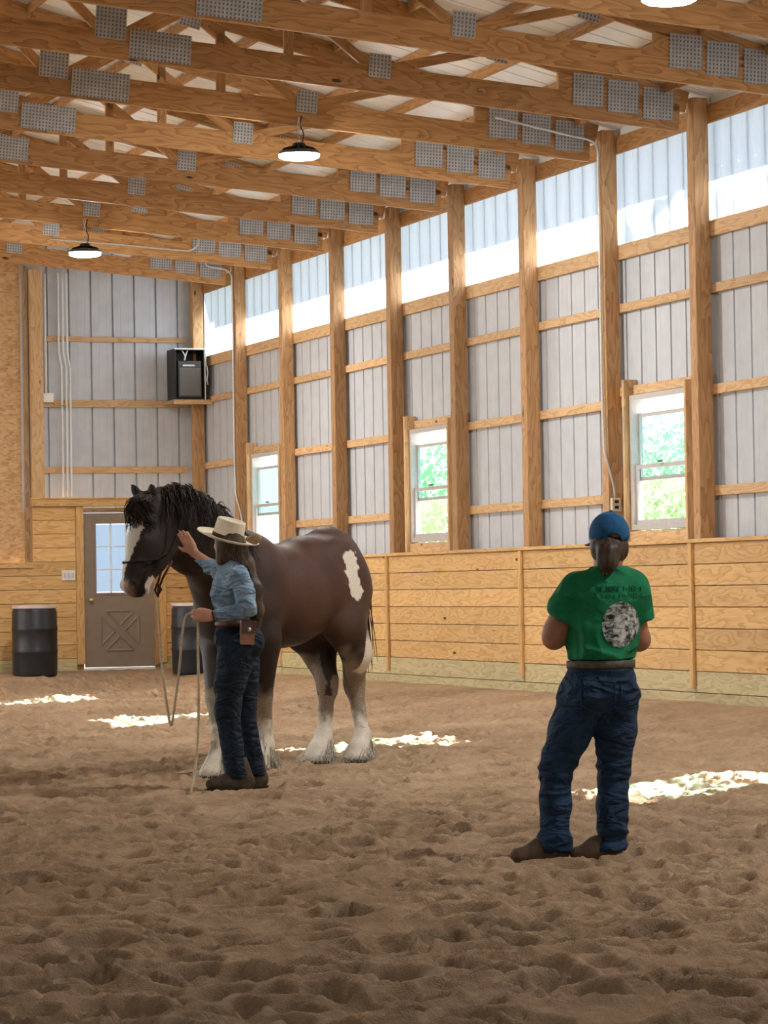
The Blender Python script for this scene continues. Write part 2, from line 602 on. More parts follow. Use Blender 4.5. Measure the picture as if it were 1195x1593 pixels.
def mat_horse():
    t = NT('horse_coat')
    v = t.coord()
    at_ = lambda n: (lambda x: (setattr(x, 'attribute_name', n), x.outputs['Fac'])[1])(t.n('ShaderNodeAttribute'))
    n1 = t.noise(v, 3.0, 3); n2 = t.noise(t.mapping(v, (40, 40, 90)), 2.0, 3, .6)
    body = t.ramp(t.math('ADD', t.math('MULTIPLY', n1, .5), t.math('MULTIPLY', n2, .5)), (.3, lin(58,38,30)), (.7, lin(92,62,48)))
    dark = t.ramp(n2, (.3, lin(32,24,21)), (.7, lin(52,39,33)))
    c = t.mix(at_('dark'), body, dark)
    roan = t.ramp(n2, (.3, lin(112,96,80)), (.7, lin(158,142,122)))
    c = t.mix(at_('roan'), c, roan)
    wh = t.ramp(n2, (.3, lin(206,194,176)), (.7, lin(236,228,214)))
    c = t.mix(at_('white'), c, wh)
    c = t.mix(at_('pink'), c, lin(176,142,124))
    c = t.mix(at_('hoof'), c, lin(92,78,62))
    t.bsdf(c, .58, 0, .3, bump=n2, bstr=.2, bdist=.004)
    return t.m
M['horse'] = mat_horse()

def hair(name, a, b, rough=.5):
    t = NT(name)
    v = t.coord()
    n = t.noise(t.mapping(v, (70, 70, 10)), 1.0, 3)
    t.bsdf(t.ramp(n, (.35, lin(*a)), (.65, lin(*b))), rough, 0, .4)
    return t.m
M['mane'] = hair('black_mane_hair', (28,22,19), (72,58,48))
M['feather'] = hair('cream_feather_hair', (176,164,142), (226,218,202), .7)
M['lash'] = simple('eye_dark', (18,14,12), .1, 0, .6, .02)
M['hair_brown'] = hair('brown_hair', (44,33,26), (92,72,54))
M['hair_light'] = hair('streaked_brown_hair', (84,64,46), (160,134,104))
M['hair_dark'] = hair('dark_streaked_hair', (52,40,32), (120,98,74))
M['grille'] = simple('speaker_grille', (112,110,106), .5, 0, .4, .1, 60)
M['skin'] = simple('skin', (198,148,122), .5, 0, .35, .1, 14)
M['skin_tan'] = simple('tanned_skin', (176,124,98), .5, 0, .35, .14, 14)

def denim(name, a, b, scale=1.0, bump=.35, fold=.6, fdir=(5,5,13)):
    t = NT(name)
    v = t.coord()
    fl = t.math('ABSOLUTE', t.math('SUBTRACT', t.noise(t.mapping(v, fdir), 1.0, 2, .45, .8), .5))
    fl = t.math('POWER', t.math('SUBTRACT', 1.0, t.math('MULTIPLY', fl, 3.0), clamp=True), 2.0)
    big = t.noise(v, 7, 4, .6); wv = t.noise(t.mapping(v, (1,1,.25)), 160, 2)
    g = t.math('ADD', t.math('MULTIPLY', big, .75), t.math('MULTIPLY', wv, .3))
    p = t.bsdf(t.ramp(g, (.3, lin(*a)), (.75, lin(*b))), .8, 0, .25, bump=g, bstr=bump, bdist=.01)
    b1 = p.inputs['Normal'].links[0].from_node
    b2 = t.n('ShaderNodeBump'); b2.inputs['Strength'].default_value = fold; b2.inputs['Distance'].default_value = .05
    t.l(fl, b2.inputs['Height']); t.l(b2.outputs[0], b1.inputs['Normal'])
    return t.m
M['denim_shirt'] = denim('light_denim_shirt', (70,98,126), (164,190,212), bump=.6)
M['jeans'] = denim('dark_indigo_jeans', (18,26,36), (34,50,68))
M['jeans2'] = denim('faded_indigo_jeans', (24,38,56), (48,78,110))
M['tee'] = denim('green_cotton', (16,104,66), (34,140,92), bump=.2, fold=.45, fdir=(4,4,5))
M['belt'] = simple('brown_leather_belt', (96,66,52), .5, 0, .4, .15)
M['belt_tan'] = simple('woven_belt', (96,90,78), .6, 0, .3, .2, 60)
M['boot'] = simple('dusty_brown_boots', (84,70,58), .75, 0, .3, .25, 18)
M['shoe'] = simple('dusty_leather_shoes', (104,84,68), .7, 0, .3, .2, 18)
M['pouch'] = simple('tooled_leather_pouch', (156,112,84), .5, 0, .4, .14, 30)
M['cap'] = denim('blue_cap_cotton', (30,84,128), (52,116,164), bump=.15, fold=.1)
M['stitch'] = simple('jeans_stitching', (62,84,108), .8, 0, .2, .1)
M['straw'] = simple('cream_felt_hat', (232,220,196), .75, 0, .2, .05, 30)
M['band'] = simple('dark_hat_band', (52,44,34), .6, 0, .3, .15)
M['rope'] = simple('cream_cotton_rope', (196,178,150), .85, 0, .2, .15, 60)
M['halter'] = simple('dark_halter_rope', (30,22,20), .7, 0, .3, .15, 60)
M['halter_brown'] = simple('brown_leather_popper', (74,42,32), .6, 0, .3, .15, 40)
M['print_dark'] = simple('dark_green_print', (8,62,42), .8, 0, .2, .1)
M['leaf'] = None

def mat_leaf():
    t = NT('tree_leaves')
    n = t.noise(t.coord(), .9, 3)
    c = t.ramp(n, (.3, lin(140,166,128)), (.7, lin(196,212,178)))  # leaf colour paled to give the washed-out look of glare
    d = t.n('ShaderNodeBsdfDiffuse'); t.l(c, d.inputs[0])
    tr = t.n('ShaderNodeBsdfTranslucent'); t.l(t.mix(.3, c, (1,1,.8,1)), tr.inputs[0])
    mx = t.n('ShaderNodeMixShader'); mx.inputs[0].default_value = .5
    t.l(d.outputs[0], mx.inputs[1]); t.l(tr.outputs[0], mx.inputs[2]); t.l(mx.outputs[0], t.out.inputs['Surface'])
    return t.m
M['leaf'] = mat_leaf()
M['bark'] = simple('tree_bark', (96,82,68), .9, 0, .2, .3, 6)
M['gravel'] = simple('outdoor_gravel', (116,118,118), .95, 0, .1, .2, 1.5)  # neutral grey keeps green bounce light off the clerestory

def mat_emblem():
    t = NT('emblem_print')
    v = t.coord('Generated')
    n1 = t.noise(v, 4.0, 4, .6, .8); n2 = t.noise(t.mapping(v, (1,1,2.0)), 7, 3, .6, .6)
    g = t.math('ADD', t.math('MULTIPLY', n1, .55), t.math('MULTIPLY', n2, .5))
    col = t.ramp(g, (.43, lin(34,42,38)), (.50, lin(128,132,126)), (.60, lin(216,216,208)))
    # pale standing animal in the middle of the picture
    s = t.n('ShaderNodeSeparateXYZ'); t.l(v, s.inputs[0])
    at_ = t.n('ShaderNodeAttribute'); at_.attribute_name = 'pale'
    col = t.mix(at_.outputs['Fac'], col, t.ramp(n2, (.35, lin(120,120,116)), (.6, lin(206,204,198))))
    t.bsdf(col, .8, 0, .2)
    return t.m
M['emblem'] = mat_emblem()

# ================================================================== THE SETTING
PI = math.pi
YB = 40.75                       # back wall, face of its boards
XW = 12.0                        # inner face of the posts of the long wall
POSTS = [40.75 - 2.0 * i for i in range(15)]
ROOF = lambda x: 5.69 + .25 * (12.19 - x)

_pl = {}
def plank(name, L, W, T, mat, parent, loc, rot=(0,0,0), bev=.004, label=None):
    """a sawn piece: local x = length, y = thickness, z = width"""
    key = (round(L,3), round(W,3), round(T,3), mat.name)
    if key not in _pl:
        b = MB(); b.box((-L/2,-T/2,-W/2), (L/2,T/2,W/2), bev)
        me = b.mesh(name); me.materials.append(mat); _pl[key] = me
    return link(name, _pl[key], None, parent, loc, rot, label=label)

def bank(x, y):
    """sand thrown up against the long wall and the end wall"""
    a = np.clip((x-9.7)/2.3, 0, 1); b = np.clip((y-37.6)/2.8, 0, 1)
    a = a*a*(3-2*a); b = b*b*(3-2*b)
    return .22*np.maximum(a, b)

def rib_profile(u0, u1, pitch=.3285):
    pts = [(u0, 0.0)]
    n0 = math.floor(u0/pitch)-1; n1 = math.ceil(u1/pitch)+1
    for n in range(n0, n1):
        c = n*pitch
        for du, d in ((-.014,0),(-.009,.040),(.009,.040),(.014,0),(.098,0),(.108,.002),(.118,0),(.208,0),(.218,.002),(.228,0)):
            if u0+.002 < c+du < u1-.002: pts.append((c+du, d))
    pts.append((u1, 0.0))
    return pts

def sheet(name, u0, u1, w0, w1, fn, mat, parent, pitch=.3285):
    pr = rib_profile(u0, u1, pitch)
    v = [fn(u, d, w0) for u, d in pr] + [fn(u, d, w1) for u, d in pr]
    n = len(pr)
    f = [(i, i+1, i+1+n, i+n) for i in range(n-1)]
    return link(name, mesh(name, v, f), mat, parent)

# ---- floor of loose sand
def build_floor():
    NR = 760; NC = 600
    y = 7.4*np.exp(np.linspace(0, math.log(40.72/7.4), NR))
    t = np.linspace(0, 1, NC)
    x0 = .2245*y - 1.3; x1 = np.minimum(.51*y+1.2, 11.955)
    X = x0[:,None] + (x1-x0)[:,None]*t[None,:]
    Y = np.repeat(y[:,None], NC, 1)
    wx = X+.12*noise2(X*3, Y*3, 21); wy = Y+.12*noise2(X*3, Y*3, 22)
    rg = lambda n: 1-2*np.abs(n)
    Z = .020*noise2(X*.9, Y*.9, 1) + .018*noise2(wx*2.2, wy*2.6, 2) + .012*rg(noise2(wx*3.6, wy*4.6, 3)) + .008*noise2(wx*9, wy*10, 4) + .005*noise2(X*22, Y*24, 5) + .003*noise2(X*60, Y*60, 6)
    # prints of hooves and boots
    rng = np.random.default_rng(3)
    Zd = np.zeros_like(Z); Zr = np.zeros_like(Z)
    for _ in range(4300):
        yy = 7.4*math.exp(rng.random()**.8*math.log(40/7.4)) if rng.random() < .5 else rng.uniform(7.6, 39.5)
        a = .2245*yy-1.2; b = min(.51*yy+1.1, 11.7)
        xx = rng.uniform(a, b)
        R_ = rng.uniform(.03, .105); dep = rng.uniform(.035, .105)*min(1, R_/.08)
        el = rng.uniform(.7, 1.5); an = rng.uniform(0, PI)
        i0, i1 = np.searchsorted(y, [yy-.34, yy+.34])
        if i1-i0 < 2: continue
        w_ = (x1[i0]-x0[i0]); j0 = int((xx-.34-x0[i0])/w_*NC)-4; j1 = int((xx+.34-x0[i0])/w_*NC)+5
        j0 = max(j0, 0); j1 = min(j1, NC)
        if j1-j0 < 2: continue
        dx = X[i0:i1, j0:j1]-xx; dy = Y[i0:i1, j0:j1]-yy
        u = (dx*math.cos(an)+dy*math.sin(an))*el; v = -dx*math.sin(an)+dy*math.cos(an)
        q = np.sqrt(u*u+v*v)/R_
        Zd[i0:i1, j0:j1] = np.minimum(Zd[i0:i1, j0:j1], -dep*np.exp(-q**6*.8))
        Zr[i0:i1, j0:j1] = np.maximum(Zr[i0:i1, j0:j1], dep*.38*np.exp(-((q-1.45)/.42)**2))
    Z = Z+Zd+Zr
    calm = np.clip((bank(X, Y))/.2, 0, 1)
    Z = Z*(1-.7*calm) + bank(X, Y)
    # trodden flat where people and the horse stand
    for (px, py, dd, r_) in ((840,1336,14.2,.16),(800,1338,14.2,.12),(875,1336,14.2,.14),(910,1336,14.22,.14),(950,1336,14.25,.14),(345,1226,19.6,.15),(378,1226,19.63,.14),(400,1222,19.8,.14),
                             (492,1180,22.5,.2),(556,1178,22.55,.2),(340,1203,20.95,.2),(410,1190,21.7,.2)):
        c = at(px, py, dd)
        m_ = np.clip(1.5-np.sqrt((X-c[0])**2+(Y-c[1])**2)/r_, 0, 1); m_ = m_*m_*(3-2*m_)
        Z = Z*(1-m_)+.004*m_
    P = np.stack([X, Y, Z], -1).reshape(-1, 3)
    i = np.arange(NR-1)[:,None]*NC; j = np.arange(NC-1)[None,:]
    a = (i+j).ravel()
    fc = np.stack([a, a+1, a+1+NC, a+NC], 1)
    # the rest of the arena, coarser, a hand lower
    gx = np.linspace(-9, 12.1, 70); gy = np.linspace(-6, 41.0, 150)
    GX, GY = np.meshgrid(gx, gy)
    GZ = bank(GX, GY) - .07
    P2 = np.stack([GX, GY, GZ], -1).reshape(-1, 3)
    i = np.arange(149)[:,None]*70; j = np.arange(69)[None,:]
    a = (i+j).ravel()
    f2 = np.stack([a, a+1, a+71, a+70], 1) + len(P)
    me = np_mesh('floor', np.concatenate([P, P2]), np.concatenate([fc, f2]))
    o = link('floor', me, M['sand'])
    tag(o, 'loose brown arena sand churned with hoof prints across the floor', 'floor', kind='structure')
build_floor()

# ---- long wall on the right
wr = empty('wall_right', (0,0,0))
tag(wr, 'long barn wall of timber posts, grey ribbed sheets and a pine kick wall', 'wall', kind='structure')
fr = lambda u, d, w: (12.192+d, u, w)
WIN = {8, 5, 2, 11}              # bays whose nearer post has this index carry a window
WY0, WY1, WZ0, WZ1 = .33, 1.62, 1.80, 3.09
for i in range(14):
    yn, yf = POSTS[i+1], POSTS[i]
    if i+1 in WIN:
        a, b = yn+WY0, yn+WY1
        sheet('metal_sheet', yn, a, -.3, 4.5, fr, M['sheet'], wr)
        sheet('metal_sheet', b, yf, -.3, 4.5, fr, M['sheet'], wr)
        sheet('metal_sheet', a, b, -.3, WZ0, fr, M['sheet'], wr)
        sheet('metal_sheet', a, b, WZ1, 4.5, fr, M['sheet'], wr)
    else:
        sheet('metal_sheet', yn, yn+1.0, -.3, 4.5, fr, M['sheet'], wr)
        sheet('metal_sheet', yn+1.0, yf, -.3, 4.5, fr, M['sheet'], wr)
    for q in (0, 1):
        sheet('translucent_sheet', yn+q, yn+q+1.0, 4.5, 5.62, fr, M['clerestory'], wr)
    ym = (yn+yf)/2
    # girts nailed to the outer side of the posts
    plank('girt', 2.0, .144, .04, M['girt'], wr, (12.17, ym, 4.489), (0,0,PI/2))
    plank('girt', 2.0, .085, .04, M['girt'], wr, (12.17, ym, 3.948), (0,0,PI/2))
    plank('eave_beam', 2.0, .165, .04, M['truss'], wr, (12.17, ym, 5.527), (0,0,PI/2))
    if i+1 in WIN:
        ls = 2.0-WY1
        for z in (3.035, 2.121):
            plank('girt', ls, .09, .04, M['girt'], wr, (12.17, yf-ls/2, z), (0,0,PI/2))
            plank('girt', WY0, .09, .04, M['girt'], wr, (12.17, yn+WY0/2, z), (0,0,PI/2))
        plank('window_header', 2.0, .09, .05, M['girt'], wr, (12.165, ym, 3.14), (0,0,PI/2))
        plank('window_stud', 1.62, .14, .045, M['girt'], wr, (12.11, yn+WY1+.03, 2.43), (0,-PI/2,0))
        plank('window_stud', 1.5, .14, .045, M['girt'], wr, (12.11, yn+WY0-.03, 2.40), (0,-PI/2,0))
        plank('sill_board', WY1-WY0, .13, .10, M['girt'], wr, (12.13, yn+(WY0+WY1)/2, 1.725), (0,0,PI/2))
    else:
        for z in (3.036, 2.121):
            plank('girt', 2.0, .09, .04, M['girt'], wr, (12.17, ym, z), (0,0,PI/2))
    plank('eave_blocking', 2.0, .10, .03, M['white'], wr, (12.21, ym, 5.655), (0,0,PI/2))
for i, y in enumerate(POSTS):
    plank('post', 6.1, .15, .145, M['post'], wr, (12.075, y, 2.62), (0,-PI/2,0), bev=.006)
for k in range(19):                             # blank stretch of the wall behind the viewer
    sheet('metal_sheet', 12.75-(k+1), 12.75-k, -.3, 5.7, fr, M['sheet'], wr)
sheet('metal_sheet', 40.75, 41.02, -.3, 5.75, fr, M['sheet'], wr)
# kick wall: eight rows of boards, joints at every second post, battens over the joints
KZ = [1.652-.192*k for k in range(9)]
for seg in range(7):
    y0 = 36.75 - 4.0*seg if seg else 36.75
    L = 4.0
    for r in range(8):
        z1, z0 = KZ[r], KZ[r+1]
        mt = M['treated'] if r >= 6 else M['board']
        jy = random.uniform(-.003, .003)
        plank('board', L-.006, .186, .036, mt, wr, (11.972+jy, y0-2.0, (z0+z1)/2), (0,0,PI/2))
for r in range(8):                              # last stretch up to the corner
    mt = M['treated'] if r >= 6 else M['board']
    plank('board', 3.96, .186, .036, mt, wr, (11.972, 38.75, (KZ[r]+KZ[r+1])/2), (0,0,PI/2))
for seg in range(8):
    yb_ = 36.75 - 4.0*seg
    plank('batten', 1.30, .03, .07, M['board'], wr, (11.938, yb_+.02, 1.0), (0,-PI/2,0))
    plank('cap_board', 3.996, .036, .20, M['board'], wr, (12.03, yb_+2.0, 1.671), (0,0,PI/2))

def window(yn, idx, label):
    w = empty('window_%d' % idx, (0,0,0))
    tag(w, label, 'window', 'sash windows of the long wall', 'structure')
    y0, y1, z0, z1 = yn+WY0+.01, yn+WY1-.01, WZ0+.005, WZ1-.005
    xa, xb = 12.10, 12.20
    def rect(name, ya, yb2, za, zb, t, x0, x1, mat):
        b = MB()
        b.box((x0, ya, za), (x1, yb2, za+t)); b.box((x0, ya, zb-t), (x1, yb2, zb))
        b.box((x0, ya, za+t), (x1, ya+t, zb-t)); b.box((x0, yb2-t, za+t), (x1, yb2, zb-t))
        return b.build(name, mat, w)
    rect('frame', y0, y1, z0, z1, .05, 12.09, 12.20, M['vinyl'])
    up = rect('upper_sash', y0+.05, y1-.05, 2.27, 2.91, .035, 12.16, 12.185, M['vinyl'])
    lo = rect('lower_sash', y0+.05, y1-.05, z0+.05, 2.42, .04, 12.12, 12.145, M['vinyl'])
    b = MB(); b.box((12.170, y0+.08, 2.30), (12.174, y1-.08, 2.88)); b.build('pane', M['glass_tint'], up)
    b = MB(); b.box((12.130, y0+.08, z0+.085), (12.134, y1-.08, 2.385)); b.build('pane', M['glass'], lo)
    b = MB(); b.box((12.09, (y0+y1)/2-.03, 2.425), (12.118, (y0+y1)/2+.03, 2.445)); b.build('latch', M['grey_plastic'], lo)
window(POSTS[8], 1, 'sash window beside the blue cap, nearest of the long wall')
window(POSTS[5], 2, 'sash window right of the horse rump, middle of three')
window(POSTS[2], 3, 'sash window behind the cream hat, farthest of the long wall')
window(POSTS[11], 4, 'sash window of the long wall just past the right edge')

# ---- end wall with the door
wb = empty('wall_back', (0,0,0))
tag(wb, 'end wall of pale ribbed sheets over pine boards with a door', 'wall', kind='structure')
fb = lambda u, d, w: (u, 40.955+d, w)
for x0, x1 in ((9.6, 10.4), (10.4, 11.36), (11.36, 12.2)):
    sheet('metal_sheet', x0, x1, 2.45, 5.9, fb, M['sheet'], wb, .312)
for z, h in ((4.805,.075), (3.91,.10), (2.995,.09)):
    plank('girt', 2.07, h, .04, M['girt'], wb, (10.935, 40.933, z))
plank('post', 3.2, .17, .13, M['girt'], wb, (9.79, 40.82, 4.15), (0,-PI/2,0))
plank('header_board', 2.28, .10, .13, M['board'], wb, (10.82, 40.755, 2.535))
plank('header_cap', 2.28, .02, .17, M['board'], wb, (10.82, 40.755, 2.595))
BZ = [2.485-.1905*k for k in range(14)]
for r in range(12):
    z0, z1 = BZ[r+1], BZ[r]
    mt = M['treated'] if r >= 11 else M['board']
    if r < 4:
        plank('board', .60, .185, .036, M['board'], wb, (9.995, 40.77, (z0+z1)/2))
    else:
        plank('board', 3.2, .185, .036, mt, wb, (8.695, 40.77, (z0+z1)/2))
        plank('board', 3.2, .185, .036, mt, wb, (5.49, 40.77, (z0+z1)/2))
    plank('board', .42, .185, .036, mt, wb, (11.745, 40.77, (z0+z1)/2))
b = MB(); b.box((3.9,40.80,-.3),(10.41,40.815,1.64)); b.box((9.70,40.80,1.64),(10.41,40.815,2.5)); b.box((11.41,40.80,-.3),(12.15,40.815,2.5))
b.build('backing_panel', M['weathered'], wb)  # added behind the boards to stop light leaking through their joints
plank('sill_board', 2.9, .045, .16, M['board'], wb, (8.24, 40.80, 1.665))
plank('sill_board', 3.2, .045, .16, M['board'], wb, (5.19, 40.80, 1.665))
plank('trim_board', 2.18, .105, .03, M['board'], wb, (10.352, 40.74, 1.40), (0,-PI/2,0))
plank('trim_board', 2.18, .105, .03, M['board'], wb, (11.52, 40.74, 1.40), (0,-PI/2,0))
plank('jamb_board', 2.16, .066, .05, M['post'], wb, (11.437, 40.79, 1.36), (0,-PI/2,0))
plank('jamb_board', .9, .03, .17, M['post'], wb, (9.71, 40.85, 2.12), (0,-PI/2,0))
plank('jamb_board', 4.1, .05, .15, M['weathered'], wb, (9.66, 40.93, 3.75), (0,-PI/2,0))
for c in range(3):                              # strand board sheets left of the post
    for r in range(4):
        b = MB(); b.box((-1.22/2,-.006,-.648), (1.22/2,.006,.648))
        b.build('strand_board', M['osb'], wb, loc=(9.03-1.225*c, 40.98, 2.30+1.3*r-.1))

for k in range(20):
    x0 = 12.2-1.02*(k+1)
    xm = x0+.51; hz = ROOF(max(xm, 2*2.0-xm))+.12
    sheet('gable_sheet', x0, x0+1.02, 5.9, hz, fb, M['sheet'], wb, .312)
b = MB(); b.box((3.0,41.0,-.3),(9.62,41.02,5.95)); b.build('backing_panel', M['weathered'], wb)  # added behind the strand board to stop light leaking at the seams
wl = empty('wall_left', (0,0,0))
tag(wl, 'ribbed sheet wall on the far side of the arena, out of view', 'wall', kind='structure')
fl = lambda u, d, w: (-8.2-d, u, w)
for k in range(47):                             # unseen; far part open below for sky light, near part closed to darken trusses
    sheet('metal_sheet', -6+k, -5+k, -.3 if k < 28 else 3.4, 5.7, fl, M['sheet'], wl)
wf = empty('wall_front', (0,0,0))
tag(wf, 'ribbed sheet end wall behind the viewer, out of view', 'wall', kind='structure')
ff = lambda u, d, w: (u, -6-d, w)
for k in range(20):                             # unseen, closed all along to keep front light off the near sand
    sheet('metal_sheet', -8.2+1.02*k, -7.18+1.02*k, -.3, 5.7, ff, M['sheet'], wf)

d1 = empty('door_1', (10.91, 40.76, .26))
tag(d1, 'taupe door with nine glass panes and a crossbuck panel', 'door', kind='structure')
def build_door():
    W_, H_ = .99, 2.13
    lx0, lx1, lz0, lz1 = -.325, .325, 1.03, 1.98      # glazed opening
    b = MB()
    y0, y1 = -.0, .045
    b.box((-W_/2,y0,0), (lx0,y1,H_)); b.box((lx1,y0,0), (W_/2,y1,H_)); b.box((lx0,y0,0), (lx1,y1,lz0)); b.box((lx0,y0,lz1), (lx1,y1,H_))
    slab = b.build('slab', M['door'], d1)
    b = MB(); t = .03
    b.box((lx0-t,-.012,lz0-t),(lx1+t,0,lz0)); b.box((lx0-t,-.012,lz1),(lx1+t,0,lz1+t)); b.box((lx0-t,-.012,lz0),(lx0,0,lz1)); b.box((lx1,-.012,lz0),(lx1+t,0,lz1))
    b.build('lite_frame', M['door'], d1)
    for k in (1, 2):
        x = lx0+(lx1-lx0)*k/3; z = lz0+(lz1-lz0)*k/3
        b = MB(); b.box((x-.009,.005,lz0),(x+.009,.04,lz1)); b.build('glazing_bar', M['white'], d1)
        b = MB(); b.box((lx0,.006,z-.009),(lx1,.039,z+.009)); b.build('glazing_bar', M['white'], d1)
    for i in range(3):
        for j in range(3):
            xa = lx0+(lx1-lx0)*i/3; xb = lx0+(lx1-lx0)*(i+1)/3; za = lz0+(lz1-lz0)*j/3; zb = lz0+(lz1-lz0)*(j+1)/3
            b = MB(); b.box((xa+.009,.020,za+.009),(xb-.009,.024,zb-.009)); b.build('pane', M['glass_door'], d1)
    # raised crossbuck: four triangular fields inside a square, their rims proud
    cx, cz, s = 0.0, .50, .27
    def ridge(p, q, w=.020, hh=.014):
        p = Vector((p[0], 0, p[1])); q = Vector((q[0], 0, q[1]))
        dr = (q-p).normalized(); n = Vector((-dr.z, 0, dr.x))*w
        v = [p+n, p-n, q-n, q+n]
        vv = [tuple(x) for x in v] + [tuple(p+Vector((0,-hh,0))+dr*w*.6), tuple(q+Vector((0,-hh,0))-dr*w*.6)]
        return vv, [(0,1,4),(1,2,5,4),(2,3,5),(3,0,4,5)]
    tri = []
    g = .07; e = s
    tri.append([(-e+g, e), (e-g, e), (0, g)]); tri.append([(-e+g, -e), (e-g, -e), (0, -g)])
    tri.append([(-e, -e+g), (-e, e-g), (-g, 0)]); tri.append([(e, -e+g), (e, e-g), (g, 0)])
    for T in tri:
        b = MB()
        for i in range(3):
            v, f = ridge((cx+T[i][0], cz+T[i][1]), (cx+T[(i+1)%3][0], cz+T[(i+1)%3][1]))
            b.add(v, f)
        b.build('panel_moulding', M['door'], d1)
    b = MB(); b.lathe([(.012,0),(.012,.03),(.03,.04),(.034,.055),(.028,.072),(.01,.078)], 16)
    b.build('knob', M['brass'], d1, True, loc=(-.41, 0, .93), rot=(PI/2,0,0))
    b = MB(); b.box((-W_/2,-.03,-.045),(W_/2,.06,-.003)); b.build('threshold', M['white'], d1)
    b = MB(); b.box((-W_/2-.01,.0,H_+.005),(W_/2+.01,.1,H_+.07)); b.build('head_jamb', M['weathered'], d1)
build_door()

# ---- roof of white ribbed sheets on purlins, with eave overhang
rf = empty('roof', (0,0,0))
tag(rf, 'white ribbed metal roof on timber purlins above the trusses', 'roof', kind='structure')
RX = 2.0
rr = lambda u, d, w: (w, u, ROOF(w)+d*.8)
rl = lambda u, d, w: (2*RX-w, u, ROOF(w)+d*.8)
for k in range(48):
    y0 = 41.0-.9855*(k+1)
    sheet('roof_sheet', y0, y0+.9855, RX, 12.95, rr, M['roof_sheet'], rf)
    sheet('roof_sheet', y0, y0+.9855, RX, 12.95, rl, M['roof_sheet'], rf)
for k in range(18):
    plank('fascia_board', 2.0, .10, .03, M['white'], rf, (12.965, 5.75+2.0*k, 5.475), (0,0,PI/2))
for i in range(16):
    ym = 39.75-2.0*i
    for q in range(16):
        x = 11.75-.61*q
        if x < RX: break
        plank('purlin', 1.955, .088, .038, M['truss'], rf, (x, ym, ROOF(x)-.052), (0,0,PI/2))

# ================================================================== TRUSSES
CHORD_A = math.atan(.0815); TOP_A = math.atan(.25)
cb = lambda x: 5.37+.0815*(11.88-x)           # lower edge of the bottom chord
def plate_mesh(w, h):
    b = MB(); b.box((-w/2,-.004,-h/2), (w/2,.004,h/2)); return b.mesh('plate')
PM = {'heel': plate_mesh(.30,.29), 'joint': plate_mesh(.20,.21), 'splice': plate_mesh(.54,.25), 'web': plate_mesh(.27,.28), 'top': plate_mesh(.2,.2)}
for p_ in PM.values(): p_.materials.append(M['plate'])
def member(t, name, p, q, w, th=.04, y=0.0):
    p = Vector((p[0], 0, p[1])); q = Vector((q[0], 0, q[1]))
    d = q-p; L = d.length; a = -math.atan2(d.z, d.x)
    return plank(name, round(L,3), w, th, M['truss'], t, ((p.x+q.x)/2, y, (p.z+q.z)/2), (0, a, 0))
ORD = ['nearest the end wall', 'second from the end wall', 'third from the end wall', 'fourth from the end wall', 'fifth from the end wall',
       'sixth from the end wall', 'seventh from the end wall', 'eighth from the end wall', 'ninth from the end wall', 'tenth from the end wall',
       'eleventh from the end wall', 'twelfth from the end wall', 'thirteenth from the end wall']
def truss(i):
    y = 38.77-2.0*i
    t = empty('roof_truss', (0, y, 0))
    tag(t, 'pine roof truss with steel nail plates, ' + ORD[i], 'roof truss', 'roof trusses over the arena')
    ch = .235; th = .19
    # bottom chord in two lengths with a splice, lower edge on cb(x)
    m = lambda x, off: (x, cb(x)+off/math.cos(CHORD_A))
    member(t, 'bottom_chord', m(7.05, ch/2), m(11.9, ch/2), ch)
    member(t, 'bottom_chord', m(RX, ch/2), m(7.045, ch/2), ch)
    tp = lambda x: (x, ROOF(x)-.012-th/2)
    member(t, 'top_chord', tp(6.9), tp(11.98), th)
    member(t, 'top_chord', tp(RX), tp(6.895), th)
    b = MB()                                    # wedge that fills the heel
    xa, xb = 10.72, 11.9
    zt = lambda x: ROOF(x)-.012-th
    v = [(xa,-.02,cb(xa)+ch), (xb,-.02,cb(xb)+ch-.05), (xb,-.02,cb(xb)+ch+.0), (xa,-.02,zt(xa)+.02)]
    v += [(p[0],.02,p[2]) for p in v]
    b.add(v, [(0,1,2,3),(7,6,5,4),(0,4,5,1),(1,5,6,2),(2,6,7,3),(3,7,4,0)])
    b.build('heel_block', M['truss'], t)
    # webs
    J = 9.03; S = 6.62
    z0 = lambda x: cb(x)+ch-.03
    z1 = lambda x: ROOF(x)-.012-th+.05
    for p, q in (((J+.05, z0(J)), (10.15, z1(10.15))), ((J-.05, z0(J)), (7.95, z1(7.95))), ((S+.1, z0(S)), (7.85, z1(7.85))), ((S-.05, z0(S)), (5.3, z1(5.3))),
                 ((8.2, z0(8.2)), (8.2, z1(8.2))), ((4.2, z0(4.2)), (5.2, z1(5.2)))):
        member(t, 'web', p, q, .085, .038)
    for k, x in enumerate((11.005, 11.345, 11.69)):
        link('nail_plate', PM['heel'], None, t, (x, -.025, cb(x)+.245+.02*(1-k)), (0, CHORD_A*.5, 0))
    link('nail_plate', PM['joint'], None, t, (J, -.025, cb(J)+.235), (0, CHORD_A, 0))
    link('nail_plate', PM['splice'], None, t, (7.05, -.025, cb(7.05)+.15), (0, CHORD_A, 0))
    link('nail_plate', PM['web'], None, t, (S, -.025, cb(S)+.30), (0, CHORD_A, 0))
    link('nail_plate', PM['top'], None, t, (10.15, -.025, ROOF(10.15)-.18), (0, TOP_A, 0))
    link('nail_plate', PM['top'], None, t, (7.92, -.025, ROOF(7.92)-.18), (0, TOP_A, 0))
for i in range(13): truss(i)

